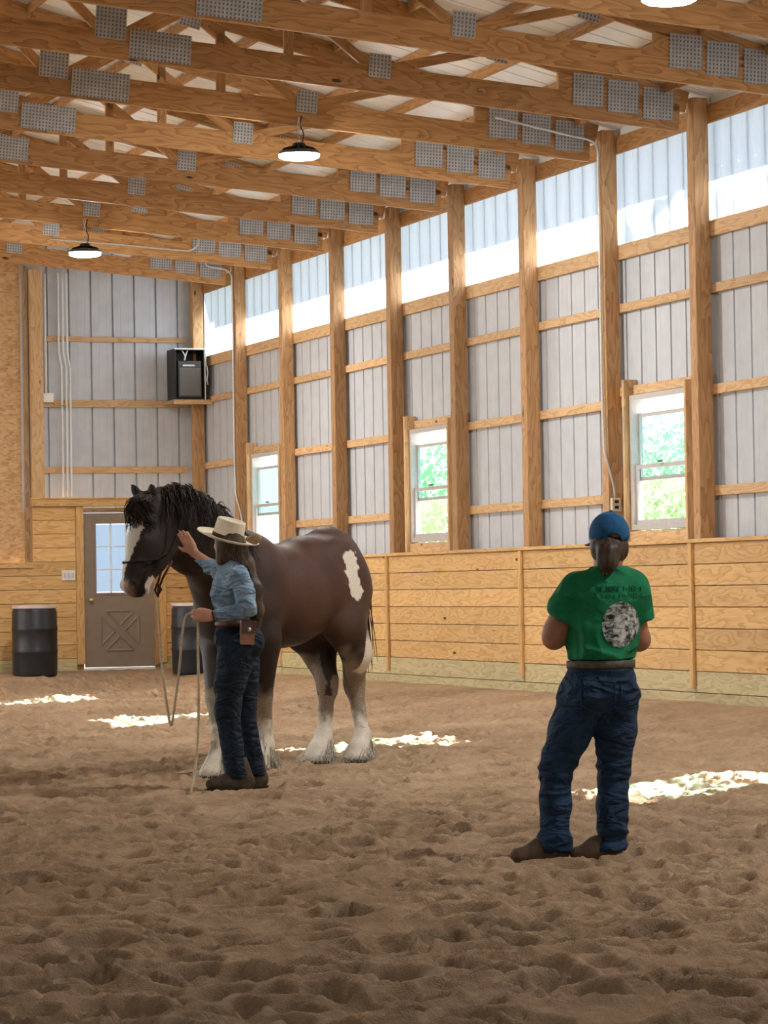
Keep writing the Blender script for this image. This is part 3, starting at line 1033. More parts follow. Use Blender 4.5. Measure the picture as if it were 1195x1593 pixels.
# ================================================================== HORSE
HO = np.array([7.40, 21.42, 0.0])
HF = np.array([-.816, -.577, 0.0]); HF /= np.linalg.norm(HF)
HL = np.array([-HF[1], HF[0], 0.0])
def H(u, v, w):
    return HO + u*HF + v*HL + np.array([0, 0, w])
VR = np.array([.9397, -.3418, 0.0]); VF = np.array([.3418, .9397, 0.0]); UP = np.array([0,0,1.0])

def build_horse():
    root = empty('horse', tuple(H(.65, 0, 0)))
    tag(root, 'dark brown draft horse with white blaze and feathered legs', 'horse')
    ax = np.array([HF, HL, UP])
    pr = []
    # trunk
    pr += [ell(H(.10,0,1.40), (.32,.25,.36), ax), ell(H(.06,0,1.22), (.24,.225,.34), ax),
           ell(H(.40,0,1.33), (.42,.31,.36), ax), ell(H(.72,0,1.245), (.55,.345,.375), ax),
           ell(H(1.12,0,1.27), (.36,.30,.40), ax), ell(H(1.30,0,1.20), (.24,.25,.30), ax), ell(H(1.05,0,1.50), (.25,.12,.18), ax)]
    # point of hip, point of buttock
    for s in (-1, 1):
        pr += [ell(H(.22,.15*s,1.55), (.14,.10,.10), ax, .10), ell(H(-.08,.075*s,1.30), (.10,.10,.17), ax)]
    # neck: bends to the horse's right towards the handler
    poll = at(247, 787, 20.42)
    n0 = H(1.12,0,1.36); n1 = H(1.34,-.03,1.48); n2 = at(301, 838, 20.62); n3 = at(272, 806, 20.48)
    hl = np.array([VR*.2+VF*(-.98)])[0]
    pr += [cone(n0,.33,n1,.285,.10,(HL,.80)), cone(n1,.285,n2,.225,.08,(HL,.72)), cone(n2,.225,n3,.165,.08,(hl,.68)), cone(n3,.165,poll,.125,.06,(hl,.8))]
    pr += chain([H(1.0,0,1.60), at(352,815,20.72), at(312,781,20.58), at(270,766,20.46)], [.05,.05,.05,.05], .07)
    # head
    phi = math.radians(36)
    n = -math.cos(phi)*VR - math.sin(phi)*VF            # where the face points
    l = np.cross(UP, n)                                 # towards the horse's left cheek
    c0 = at(233, 796, 20.36); c1 = at(224, 846, 20.28); c2 = at(212, 888, 20.22); c3 = at(209, 911, 20.20)
    pr += [cone(c0,.128,c1,.112,.05,(l,.82)), cone(c1,.112,c2,.088,.05,(l,.85)), cone(c2,.086,c3,.080,.04,(l,.92))]
    pr += [ell(at(254,838,20.36), (.135,.075,.15), np.array([n,l,UP]), .05), ell(at(242,868,20.30), (.085,.055,.10), np.array([n,l,UP]), .05)]
    pr += [cone(at(258,858,20.34),.05,at(226,905,20.24),.042,.05,(l,.9)), ell(at(221,921,20.21), (.05,.05,.03), np.array([n,l,UP]), .03)]
    # brow ridges and nostril rims
    for s in (-1, 1):
        pr.append(ell(c0*.45+c1*.55+l*.078*s+n*.045+UP*.055, (.045,.028,.032), np.array([n,l,UP]), .03))
        pr.append(ell(c3+l*.052*s+n*.045+UP*.005, (.036,.028,.042), np.array([n,l,UP]), .02))
    eyeL = c0*.45+c1*.55+l*.097+n*.05+UP*.028
    nosL = c3+l*.066+n*.058+UP*.002
    pr.append(dict(ell(nosL, (.016,.014,.024), np.array([n,l,UP]), .01), neg=True))
    pr.append(dict(ell(eyeL+l*.004, (.026,.012,.017), np.array([n,l,UP]), .008), neg=True))
    # ears
    for b, tp in (((219,775,20.40),(203,753,20.40)), ((240,773,20.33),(234,752,20.30))):
        pr += [cone(at(*b),.036,at(*tp)*.55+at(*b)*.45,.030,.03,(n,.7)), cone(at(*tp)*.55+at(*b)*.45,.030,at(*tp),.007,.02,(n,.7))]
    # legs
    def hind(side, foot, dv=0.0):
        s = side
        f = np.asarray(foot, float)
        fz = lambda du, dv, w: f+du*HF+dv*HL+UP*w
        hip = H(.05,.125*s,1.30); sti = H(.17,.20*s,1.02); gas = H(.0,.175*s,.82)
        hock = fz(-.155,dv,.60); can = fz(-.13,dv*.55,.38); fet = fz(-.10,dv*.15,.20); hoof = fz(.0,0,.06)
        return [cone(hip,.235,sti,.165,.08,(HL,.72)), cone(H(-.03,.11*s,1.22),.155,H(-.05,.13*s,.92),.10,.07,(HL,.75)), cone(sti,.165,gas,.125,.07,(HL,.75)), cone(H(-.03,.14*s,.95),.10,hock,.068,.05,(HL,.8)), cone(gas,.125,hock,.078,.05,(HL,.8)),
                cone(hock+UP*.04-HF*.035,.05,hock-UP*.06-HF*.01,.07,.03), cone(hock,.072,can,.052,.04), cone(can,.052,fet,.058,.03), cone(fet,.066,fz(-.03,0,.11),.07,.03), cone(fz(-.02,0,.10),.075,fz(.0,0,.03),.10,.03)]
    def fore(side, foot, du=0.0):
        s = side
        f = np.asarray(foot, float)
        fz = lambda a, b, w: f+a*HF+b*HL+UP*w
        sh = H(1.22,.17*s,1.12); el = H(1.18,.19*s,.95); kn = fz(.0,0,.54)*.75+H(1.22,.18*s,.54)*.25
        return [cone(sh,.19,el,.14,.08,(HL,.75)), cone(el,.14,kn,.078,.06), cone(kn,.08,fz(-.02,0,.30),.055,.03), cone(fz(-.02,0,.30),.055,fz(-.02,0,.19),.066,.03), cone(fz(-.02,0,.19),.066,fz(.03,0,.1),.07,.03), cone(fz(.03,0,.09),.08,fz(.06,0,.03),.10,.03)]
    FEET = dict(hr=at(492,1180,22.5), hl_=at(556,1178,22.55), fr=at(340,1203,20.95), fl=at(410,1190,21.7))
    for k_ in FEET: FEET[k_] = np.array([FEET[k_][0], FEET[k_][1], 0.0])
    pr += hind(-1, FEET['hr']) + hind(1, FEET['hl_'], -.13) + fore(-1, FEET['fr']) + fore(1, FEET['fl'])
    # dock of the tail
    pr += [cone(H(-.20,0,1.55),.06,H(-.28,0,1.35),.04,.05)]
    def loc(P):
        q = P-HO
        return q@HF, q@HL, P[:,2]
    def a_white(P):
        u, v, w = loc(P)
        nz = noise3(P[:,0]*22, P[:,1]*22, P[:,2]*22, 4)*.5+noise3(P[:,0]*50, P[:,1]*50, P[:,2]*50, 5)*.3
        # blaze
        q = P-c0; ln = q@l; dn = (c0-P)[:,2]
        t = np.clip(dn/.53, 0, 1)
        half = np.interp(t, [0,.10,.35,.6,.8,1], [.03,.100,.112,.080,.062,.06])
        axis_n = np.interp(dn, [0,.21,.39,.5], [0,(c1-c0)@n,(c2-c0)@n,(c3-c0)@n])
        front = (q@n) > axis_n+.012
        bl = (np.abs(ln)+nz*.012 < half) & front & (dn > .03) & (dn < .60) & (u > 1.2)
        chin = (np.linalg.norm((P-at(231,915,20.22))*np.array([1,1,.7]), axis=1)+nz*.01 < .058)
        # patch on the left haunch
        a = at(548,870,22.2); b = at(554,922,22.25)
        ab = b-a; tt = np.clip(((P-a)@ab)/(ab@ab), 0, 1)
        rr0 = P-a-tt[:,None]*ab; vd = (a-CAMP)/np.linalg.norm(a-CAMP); dd = np.linalg.norm(rr0-(rr0@vd)[:,None]*vd, axis=1)
        hp = (dd+nz*.028 < .060-.015*tt) & (v > .1) & (u < .45)
        dd2 = (v > .1) & (u < .2)
        # stockings
        low = np.clip((.40-w+nz*.12)/.12, 0, 1)
        back = (u < .05) & (v > .15) & (w < 1.0) & (w > .3)
        lf = FEET['hl_']; uo = (P-lf)@HL
        st = np.clip(((uo+nz*.03)-.015)/.03, 0, 1)*back*np.clip((1.0-w)/.1, 0, 1)
        return np.clip(bl*1.0+chin*1.0+hp*1.0+low+st, 0, 1)
    def a_roan(P):
        u, v, w = loc(P)
        nz = noise3(P[:,0]*14, P[:,1]*14, P[:,2]*14, 9)
        r = np.clip((.86-w+nz*.10)/.16, 0, 1)*(u < .6)
        inner = np.clip((-v+.02)/.1, 0, 1)
        fr_ = np.clip((.62-w+nz*.05)/.1, 0, 1)*(u >= .6)
        # the off hind keeps a dark back edge down to the hock
        f = FEET['hr']; un = (P-f)@HF
        darkback = ((v < 0) & (w > .50) & (un < -.08-(w-.5)*.02)).astype(float)
        return np.clip(r+fr_, 0, 1)*(1-.9*darkback)
    def a_dark(P):
        u, v, w = loc(P)
        nz = noise3(P[:,0]*3, P[:,1]*3, P[:,2]*3, 11)*.12
        return np.clip(np.clip((u-1.0+nz)/.45, 0, 1)+np.clip((1.12-w+nz)/.25, 0, 1), 0, 1)
    def a_pink(P):
        d = np.linalg.norm(P-(c3+n*.07-UP*.03), axis=1)
        return np.clip((.085-d)/.05, 0, .55)
    def a_hoof(P):
        return (P[:,2] < .035)*1.0
    body = organic('body', pr, .0125, M['horse'], root, k=.05, it=3, attrs=dict(white=a_white, roan=a_roan, dark=a_dark, pink=a_pink, hoof=a_hoof), origin=H(.65,0,0))
    bm = MB(); bm.lathe([(.001,-.016),(.012,-.012),(.019,-.004),(.02,.003),(.014,.012),(.001,.017)], 14, cap0=False, cap1=False)
    e = bm.build('eye', M['lash'], root, True); e.location = tuple(eyeL-l*.006-H(.65,0,0))
    # mane and forelock
    rng = np.random.default_rng(5)
    crest = np.array([H(1.06,0,1.665), at(352,805,20.72), at(330,787,20.64), at(312,770,20.58), at(290,760,20.52), at(268,756,20.46), at(250,764,20.42)])
    tt = np.linspace(0, 1, len(crest))
    paths = []
    O_ = H(.65,0,0)
    for _ in range(900):
        t = rng.random()
        p = np.array([np.interp(t, tt, crest[:,i]) for i in range(3)]) + rng.normal(0,.012,3)
        L_ = rng.uniform(.14,.36)*(1.0 if t < .8 else .8)
        side = hl*rng.uniform(.02,.16) if rng.random() < .8 else -hl*rng.uniform(.02,.12)
        back = VR*rng.uniform(-.02,.09)
        s = np.linspace(0,1,6)[:,None]
        wob = rng.normal(0,.012,(6,3))*s
        lift = UP*(.05*rng.random())
        path = p + side*np.sqrt(s) + lift*np.sin(s*PI*.6) - UP*L_*s**1.5 + back*s + wob
        paths.append(path)
    for _ in range(260):                        # forelock falls over the brow to both sides
        p = at(rng.uniform(218,243), rng.uniform(766,772), 20.36-rng.uniform(0,.05))
        e_ = at(rng.uniform(196,246), rng.uniform(788,826), 20.22)
        s = np.linspace(0,1,6)[:,None]
        mid = n*.06*np.sin(s*PI)-VF*.05*np.sin(s*PI)
        paths.append(p+(e_-p)*s+mid+rng.normal(0,.006,(6,3))*s)
    for _ in range(40):                         # flyaway ends at the withers
        p = at(rng.uniform(326,346), rng.uniform(786,800), 20.70)
        s = np.linspace(0,1,6)[:,None]
        paths.append(p+VR*rng.uniform(.03,.09)*s+UP*(.05*np.sin(s*PI*.9)*rng.uniform(.3,1)-.03*s))
    me = strands_mesh('mane', np.array(paths)-O_, rng.uniform(.004,.0085,len(paths)))
    link('mane', me, M['mane'], root)
    # feather: long hair over each hoof
    for key, f in FEET.items():
        paths = []
        for _ in range(520):
            a = rng.uniform(0, 2*PI); h0 = rng.uniform(.07,.27)
            d = math.cos(a)*HF+math.sin(a)*HL
            backness = .5-.5*math.cos(a)
            m_ = min(1.6, h0/.2)
            ctr = f+(HF*(-.10*min(1, m_)-.02*max(0, m_-1))+HL*(-.13*.15*m_ if key == 'hl_' else 0) if key[0] == 'h' else HF*-.01)
            r0 = .050
            flare = (.118+.035*backness)*rng.uniform(.70,1.12)
            s = np.linspace(0,1,5)[:,None]
            ctr_b = f+HF*(.0 if key[0]=='h' else .035)
            z0 = max(.015, rng.normal(.03,.015))
            p0 = ctr+d*r0+UP*h0; p1 = ctr_b+d*flare+UP*z0
            sd_ = np.cross(d, UP)*rng.normal(0,.03); paths.append(p0+(p1-p0)*np.concatenate([s**1.7, s**1.7, s], 1)+sd_*s+rng.normal(0,.008,(5,3))*s)
        link('feather', strands_mesh('feather', np.array(paths)-O_, rng.uniform(.004,.008,len(paths))), M['feather'], root)
    # tail hangs behind the rump
    paths = []
    for _ in range(200):
        s = np.linspace(0,1,7)[:,None]
        p = H(-.26+rng.normal(0,.02), rng.normal(0,.03), 1.42+rng.normal(0,.03))
        paths.append(p+HF*(-.05*np.sin(s*PI*.6))+HL*rng.normal(0,.04)*s-UP*rng.uniform(.5,.75)*s)
    link('tail', strands_mesh('tail', np.array(paths)-O_, rng.uniform(.004,.008,len(paths))), M['mane'], root)
    return dict(n=n, l=l, c0=c0, c1=c1, c2=c2, c3=c3)
HH = build_horse()

def ring_pts(c, a, b, ra, rb, m=28):
    return [c+a*ra*math.cos(2*PI*i/m)+b*rb*math.sin(2*PI*i/m) for i in range(m+1)]

def build_halter():
    n, l = HH['n'], HH['l']
    root = empty('halter', tuple(at(238,880,20.28)))
    tag(root, 'dark rope halter knotted under the chin of the brown horse', 'halter')
    O_ = at(238,880,20.28)
    b = MB()
    c = at(222,872,20.26)
    ax2 = (n*.92-UP*.38); ax2 /= np.linalg.norm(ax2)
    b.tube([p-O_ for p in ring_pts(c, n*.97+UP*.02-UP*.12, l, .140, .106)], .010, 6)
    b.build('noseband', M['halter'], root, True)
    b = MB(); b.tube([p-O_ for p in (at(236,878,20.165), at(262,862,20.235), at(276,830,20.28), at(283,802,20.30), at(279,780,20.33))], .007, 6)
    b.build('cheek_strap', M['halter'], root, True)
    b = MB(); b.tube([p-O_ for p in (at(238,884,20.17), at(252,886,20.18), at(247,903,20.19), at(241,918,20.19), at(247,932,20.19), at(246,918,20.18), at(253,900,20.19), at(268,872,20.21))], .008, 6)
    b.tube([p-O_ for p in (at(244,908,20.18), at(250,917,20.17), at(244,926,20.17))], .012, 6)
    b.build('knot', M['halter_brown'], root, True)
build_halter()

# ================================================================== PEOPLE
def hand(P0, dirv, palm, thumb_side, L=.19, curl=.5, thumb=.6, k=.012):
    """prims for one hand: P0 wrist, dirv along the palm, palm = palm normal, thumb_side = direction of the thumb"""
    d = np.asarray(dirv, float); d /= np.linalg.norm(d)
    t = np.asarray(thumb_side, float); t -= d*(t@d); t /= np.linalg.norm(t)
    q = np.cross(d, t)
    if q@palm < 0: q = -q
    pm = P0+d*L*.24
    pr = [cone(P0, .026, pm, .030, .02, (q,.72)), cone(pm+t*.014, .024, P0+d*L*.48+t*.020, .019, .02, (q,.7)), cone(pm-t*.014, .023, P0+d*L*.45-t*.024, .018, .02, (q,.7))]
    for i, (o, ln) in enumerate(((.029,.44),(.010,.50),(-.010,.46),(-.028,.37))):
        a = P0+d*L*(.50-.03*abs(i-1))+t*o
        ang = 0.0; seg = [.45,.32,.23]; p = a; r = .0098
        for j in range(3):
            ang += curl*(.5 if j == 0 else .8)
            dd = d*math.cos(ang)+q*math.sin(ang)+t*(o*1.5)
            p2 = p+dd*L*ln*seg[j]
            pr.append(cone(p, r, p2, r*.92, .006)); p = p2; r *= .92
    a = P0+d*L*.16+t*.022
    d1_ = d*math.cos(thumb)+t*math.sin(thumb); p1 = a+d1_*L*.22+q*.008
    d2_ = d*math.cos(thumb*.5)+t*math.sin(thumb*.5)+q*curl*.4; p2 = p1+d2_/np.linalg.norm(d2_)*L*.18
    pr += [cone(a, .016, p1, .012, .012), cone(p1, .012, p2, .0095, .006)]
    return pr

def wrinkles(amp, fz=9.0, seed=0, fx=5.0):
    def f(X, Y, Z):
        w = noise3(X*fx, Y*fx, Z*fz, seed)
        return amp*(1-np.abs(w)*2.0)*.5 + amp*.4*noise3(X*fx*2.3, Y*fx*2.3, Z*fz*2.1, seed+1)
    return f

def zcut(z0=None, z1=None):
    def f(X, Y, Z):
        r = np.full_like(Z, -1.0)
        if z0 is not None: r = np.maximum(r, z0-Z)
        if z1 is not None: r = np.maximum(r, Z-z1)
        return r
    return f

# ---- handler in the cream hat
def build_handler():
    D = 19.72
    A = lambda px, py, dd=0.0: at(px, py, D+dd)
    base = A(365, 1230); base[2] = 0.0
    root = empty('person', tuple(base))
    tag(root, 'person in a cream hat and denim shirt reaching to the horse\'s cheek', 'person')
    k1 = .05
    sv = VF                                     # across the body (she stands side-on)
    neck = A(364,872); chest = A(362,908); waist = A(366,962); hip = A(371,1000)
    shN = A(371,897,-.17); shF = A(350,892,.15)
    elN = A(386,946,-.27); wrN = A(333,958,-.31)
    elF = A(327,878,.33); wrF = A(302,860,.46)
    kneeN = A(353,1108,-.10); ankN = A(367,1205,-.10); kneeF = A(380,1108,.08); ankF = A(396,1202,.10)
    hipN = A(366,1005,-.09); hipF = A(376,1005,.09)
    head = A(353,848)
    fd = -VR*.97+VF*.25                          # facing direction
    hd = -VR*.72+VF*.69; hn = np.cross(UP, hd); HX = np.array([hd, hn, UP])
    fl_ = np.cross(UP, fd)
    AX = np.array([fd, fl_, UP])
    body = [ell(head+UP*.02-hd*.012, (.098,.076,.115), HX, .03), cone(head-UP*.045+hd*.02, .062, head-UP*.085+hd*.05, .035, .03), ell(head+hd*.100-UP*.005, (.020,.014,.026), HX, .012),
            ell(head+hn*.076-hd*.012-UP*.01, (.024,.012,.032), HX, .008), ell(head-hn*.076-hd*.012-UP*.01, (.024,.012,.032), HX, .008),
            ell(head+hd*.088-UP*.048, (.012,.024,.007), HX, .006),
            cone(head-UP*.06-fd*.01, .052, neck, .056, .03),
            cone(chest+UP*.02, .090, waist, .075, .04, (sv,1.2)), cone(shN, .042, shF, .042, .04),
            cone(waist, .08, hip, .095, .04, (sv,1.2))]
    body += chain([shN, elN, wrN], [.042,.036,.027], .02) + chain([shF, elF, wrF], [.042,.036,.027], .02)
    body += chain([hipN, kneeN, ankN], [.075,.045,.036], .03) + chain([hipF, kneeF, ankF], [.075,.045,.036], .03)
    body += [cone(ankN, .04, A(345,1222,-.12), .035, .03), cone(ankF, .04, A(385,1220,.08), .035, .03)]
    body += hand(wrN, A(305,957,-.32)-wrN, -UP*.7+VF*.5, UP, .185, .75, .35)
    body += hand(wrF, A(289,838,.47)-wrF, VF, -VR*.9-UP*.4, .185, .22, .9)
    organic('body', body, .0075, M['skin'], root, k=.03, it=1, origin=base)
    # eyes under the brim
    for s in (-1, 1):
        b = MB(); b.lathe([(.001,-.009),(.008,-.005),(.010,0),(.008,.005),(.001,.009)], 10, cap0=False, cap1=False)
        e = b.build('eye', M['lash'], root, True); e.location = tuple(head+hd*.083+hn*.032*s+UP*.018-base)
    # denim shirt
    sh = [cone(chest+UP*.045, .118, A(360,925), .124, .05, (sv,1.3)), cone(A(360,925), .122, A(367,966), .102, .05, (sv,1.3)), ell(A(346,922), (.075,.13,.085), AX, .04),
          cone(shN+UP*.0, .076, shF, .070, .05), cone(neck-UP*.03, .068, neck, .062, .02)]
    sh += chain([shN, A(381,925,-.235), elN], [.074,.068,.060], .014) + chain([elN, A(358,954,-.295), A(337,958,-.31)], [.060,.053,.046], .014)
    sh += chain([shF, elF], [.076,.060], .03) + chain([elF, A(305,862,.44)], [.060,.042], .03)
    sh += [cone(A(344,957,-.303), .050, A(337,958,-.31), .049, .006), cone(A(309,865,.42), .046, A(304,861,.45), .045, .01)]
    def shirt_cut(X, Y, Z):
        return np.maximum((waist[2]-.035)-Z, Z-(neck[2]+.012))
    def nohand(X, Y, Z):
        c = shirt_cut(X, Y, Z)
        for w, e in ((wrN, elN), (wrF, elF)):
            d = (w-e)/np.linalg.norm(w-e)
            s_ = (X-w[0])*d[0]+(Y-w[1])*d[1]+(Z-w[2])*d[2]
            near = ((X-w[0])**2+(Y-w[1])**2+(Z-w[2])**2) < .02
            c = np.where(near, np.maximum(c, s_+.004), c)
        return c
    shirt = organic('shirt', sh, .008, M['denim_shirt'], root, k=.04, disp=wrinkles(.022, 15, 21, 10), cut=nohand, it=1, origin=base)
    # jeans
    jn = [cone(A(367,968), .108, A(370,990), .135, .05, (sv,1.2)), ell(A(384,1000,-.05), (.12,.12,.12), AX, .05), ell(A(382,1000,.08), (.12,.11,.12), AX, .05), ell(A(356,990), (.09,.15,.10), AX, .05)]
    jn += chain([A(369,1010,-.085), A(358,1060,-.10), kneeN, A(361,1160,-.10), A(369,1212,-.10)], [.125,.102,.082,.074,.076], .02)
    jn += chain([A(377,1010,.09), A(380,1060,.09), kneeF, A(389,1160,.09), A(397,1212,.10)], [.12,.098,.080,.072,.074], .015)
    zc = A(367,1210)[2]
    jeans = organic('jeans', jn, .009, M['jeans'], root, k=.03, disp=wrinkles(.009, 9, 31, 5), cut=zcut(zc, waist[2]-.018), it=1, origin=base)
    # belt
    b = MB(); w0 = A(367.5,970)
    for rr_, hh_ in ((.128,.0),):
        b.tube([p-base for p in ring_pts(w0, fd, fl_, .118, .152)], .019, 8)
    bo = b.build('belt', M['belt'], root, True)
    # leather pouch on the belt: body, flap, stud
    pc = A(385,984,-.195)
    pf = (-VF*.93+VR*.36); pr_ = np.cross(UP, -pf)
    def pbox(nm, c, w, h, t, mat, tilt=.0, par=None, taper=.0):
        v = []
        for z, ww in ((-h/2, w/2*(1-taper)), (h/2, w/2)):
            for a_, c_ in ((-1,-1),(1,-1),(1,1),(-1,1)):
                v.append(c+pr_*ww*a_+pf*t/2*c_*-1+UP*z)
        return mesh(nm, [p-base for p in v], [(0,1,2,3),(7,6,5,4),(0,4,5,1),(1,5,6,2),(2,6,7,3),(3,7,4,0)])
    po = link('pouch', pbox('pouch', pc, .095, .155, .045, None, taper=.12), M['pouch'], root)
    fo = link('flap', pbox('flap', pc+UP*.035+pf*.026, .10, .085, .012, None), M['belt'], po)
    b = MB(); b.lathe([(.014,0),(.012,.006),(.004,.009)], 12)
    st = b.build('stud', M['conduit'], po, True); st.matrix_local = Matrix.Translation(Vector(pc+UP*.02+pf*.033-base)) @ Vector(pf).to_track_quat('Z','Y').to_matrix().to_4x4()
    # watch strap at the near wrist
    b = MB(); dn = (wrN-elN)/np.linalg.norm(wrN-elN); a_ = np.cross(dn, UP); a_ /= np.linalg.norm(a_); b_ = np.cross(dn, a_)
    b.tube([p-base for p in ring_pts(wrN+dn*.008, a_, b_, .029, .032)], .006, 6); b.build('wrist_band', M['black'], root, True)
    # boots
    for an, toe, heel, nm in ((ankN, A(328,1224,-.14), A(383,1222,-.09), 0), (ankF, A(380,1221,.06), A(404,1220,.11), 1)):
        toe = toe.copy(); heel = heel.copy(); toe[2] = .048; heel[2] = .05
        shf = an.copy(); shf[2] = .24
        bt = [cone(heel+UP*.02, .052, shf, .062, .03), cone(heel, .05, toe*.55+heel*.45+UP*.012, .055, .04), cone(toe*.55+heel*.45, .052, toe, .036, .04)]
        boot = organic('boot', bt, .007, M['boot'], root, k=.03, disp=wrinkles(.006, 12, 41, 12), cut=zcut(.012, .22), it=1, origin=base)
        b = MB(); sd = (toe-heel); sd[2] = 0; Ls = np.linalg.norm(sd); sd /= Ls; sn = np.cross(UP, sd)
        outline = []
        for s_ in np.linspace(-.055, Ls+.036, 9): outline.append((s_, .047*math.sqrt(max(0.02, 1-((s_-Ls*.5)/(Ls*.5+.05))**2))**.5 if True else 0))
        vt = [heel+sd*s_+sn*w_ for s_, w_ in outline]+[heel+sd*s_-sn*w_ for s_, w_ in reversed(outline)]
        n_ = len(vt); lo_ = [np.array([p[0],p[1],.0]) for p in vt]; hi_ = [np.array([p[0],p[1],.022]) for p in vt]
        so_ = link('sole', mesh('sole', [p-base for p in lo_+hi_], [tuple(range(n_-1,-1,-1)), tuple(range(n_,2*n_))]+[(i,(i+1)%n_,(i+1)%n_+n_,i+n_) for i in range(n_)]), M['black'], boot)
    # hair: long and loose down the back
    hr = [ell(head+UP*.03-hd*.030, (.095,.090,.11), HX, .03), cone(head-hd*.02+hn*.045+UP*.02, .055, head-hd*.02+hn*.05-UP*.09, .05, .03)] + chain([head-fd*.05-UP*.02, A(377,880,-.02), A(392,915,-.04), A(398,950,-.05), A(401,985,-.05)], [.085,.072,.062,.05,.02], .04)
    ho = organic('hair', hr, .009, M['hair_brown'], root, k=.03, disp=wrinkles(.012, 4, 51, 30), it=1, origin=base)
    rng = np.random.default_rng(8); paths = []
    for _ in range(420):
        lane = rng.uniform(-1,1); out = rng.uniform(.6,1.0)
        pts = [(372,858,.075),(384,884,.075),(397,915,.068),(404,948,.058),(403,972,.035)]
        path = []
        o1 = VF*lane*.9+VR*math.sqrt(max(0,1-lane*lane*.8))*.55
        if rng.random() < .25: o1 = -VF*.8+VR*rng.uniform(-.4,.6)
        Lm = rng.uniform(.55,1.0)
        s_ = np.linspace(0,Lm,7)*4
        for q in s_:
            i = min(3,int(q)); f_ = q-i
            a = np.array(pts[i])*(1-f_)+np.array(pts[i+1])*f_
            path.append(A(a[0]-6,a[1],-.03)+o1*a[2]*out+rng.normal(0,.003,3))
        paths.append(path)
    link('hair_strands', strands_mesh('hair_strands', np.array(paths)-base, rng.uniform(.004,.008,len(paths))), M['hair_dark'], ho)
    # hat: flat crown, wide brim, band with a bow
    hc = A(354,838)
    up_ = (UP*.965+VR*.20-VF*.16); up_ /= np.linalg.norm(up_)
    q = Vector(up_).to_track_quat('Z', 'X')
    hat = empty('hat', (0,0,0)); hat.parent = root
    hat.location = tuple(hc-base); hat.rotation_mode = 'QUATERNION'; hat.rotation_quaternion = q
    b = MB(); b.lathe([(.100,-.002),(.12,-.004),(.17,.000),(.205,.010),(.214,.016),(.212,.021),(.203,.017),(.17,.007),(.12,.004),(.10,.006)], 48, cap0=False, cap1=False, sx=1.0, sy=.92)
    b.build('brim', M['straw'], hat, True)
    b = MB(); b.lathe([(.106,.0),(.105,.03),(.101,.075),(.098,.118),(.094,.126),(.086,.128),(.076,.119),(.04,.116),(.002,.116)], 40, cap0=False, cap1=False, sx=1.0, sy=.90)
    b.build('crown', M['straw'], hat, True)
    b = MB(); b.lathe([(.1065,.004),(.1085,.006),(.1075,.028),(.1055,.030)], 40, cap0=False, cap1=False, sx=1.0, sy=.90)
    b.build('hat_band', M['band'], hat, True)
    # bow on the right of the crown
    bw = A(392,838,-.07)
    bp = [cone(bw-VR*.03, .014, bw+VR*.035+UP*.0, .028, .01, (VF,.6)), cone(bw-VR*.02-UP*.01, .012, bw+VR*.02-UP*.028, .016, .01, (VF,.6))]
    organic('bow', bp, .006, M['weathered'], root, k=.01, it=1, origin=base)
    return dict(wrN=wrN, A=A)
HAND = build_handler()

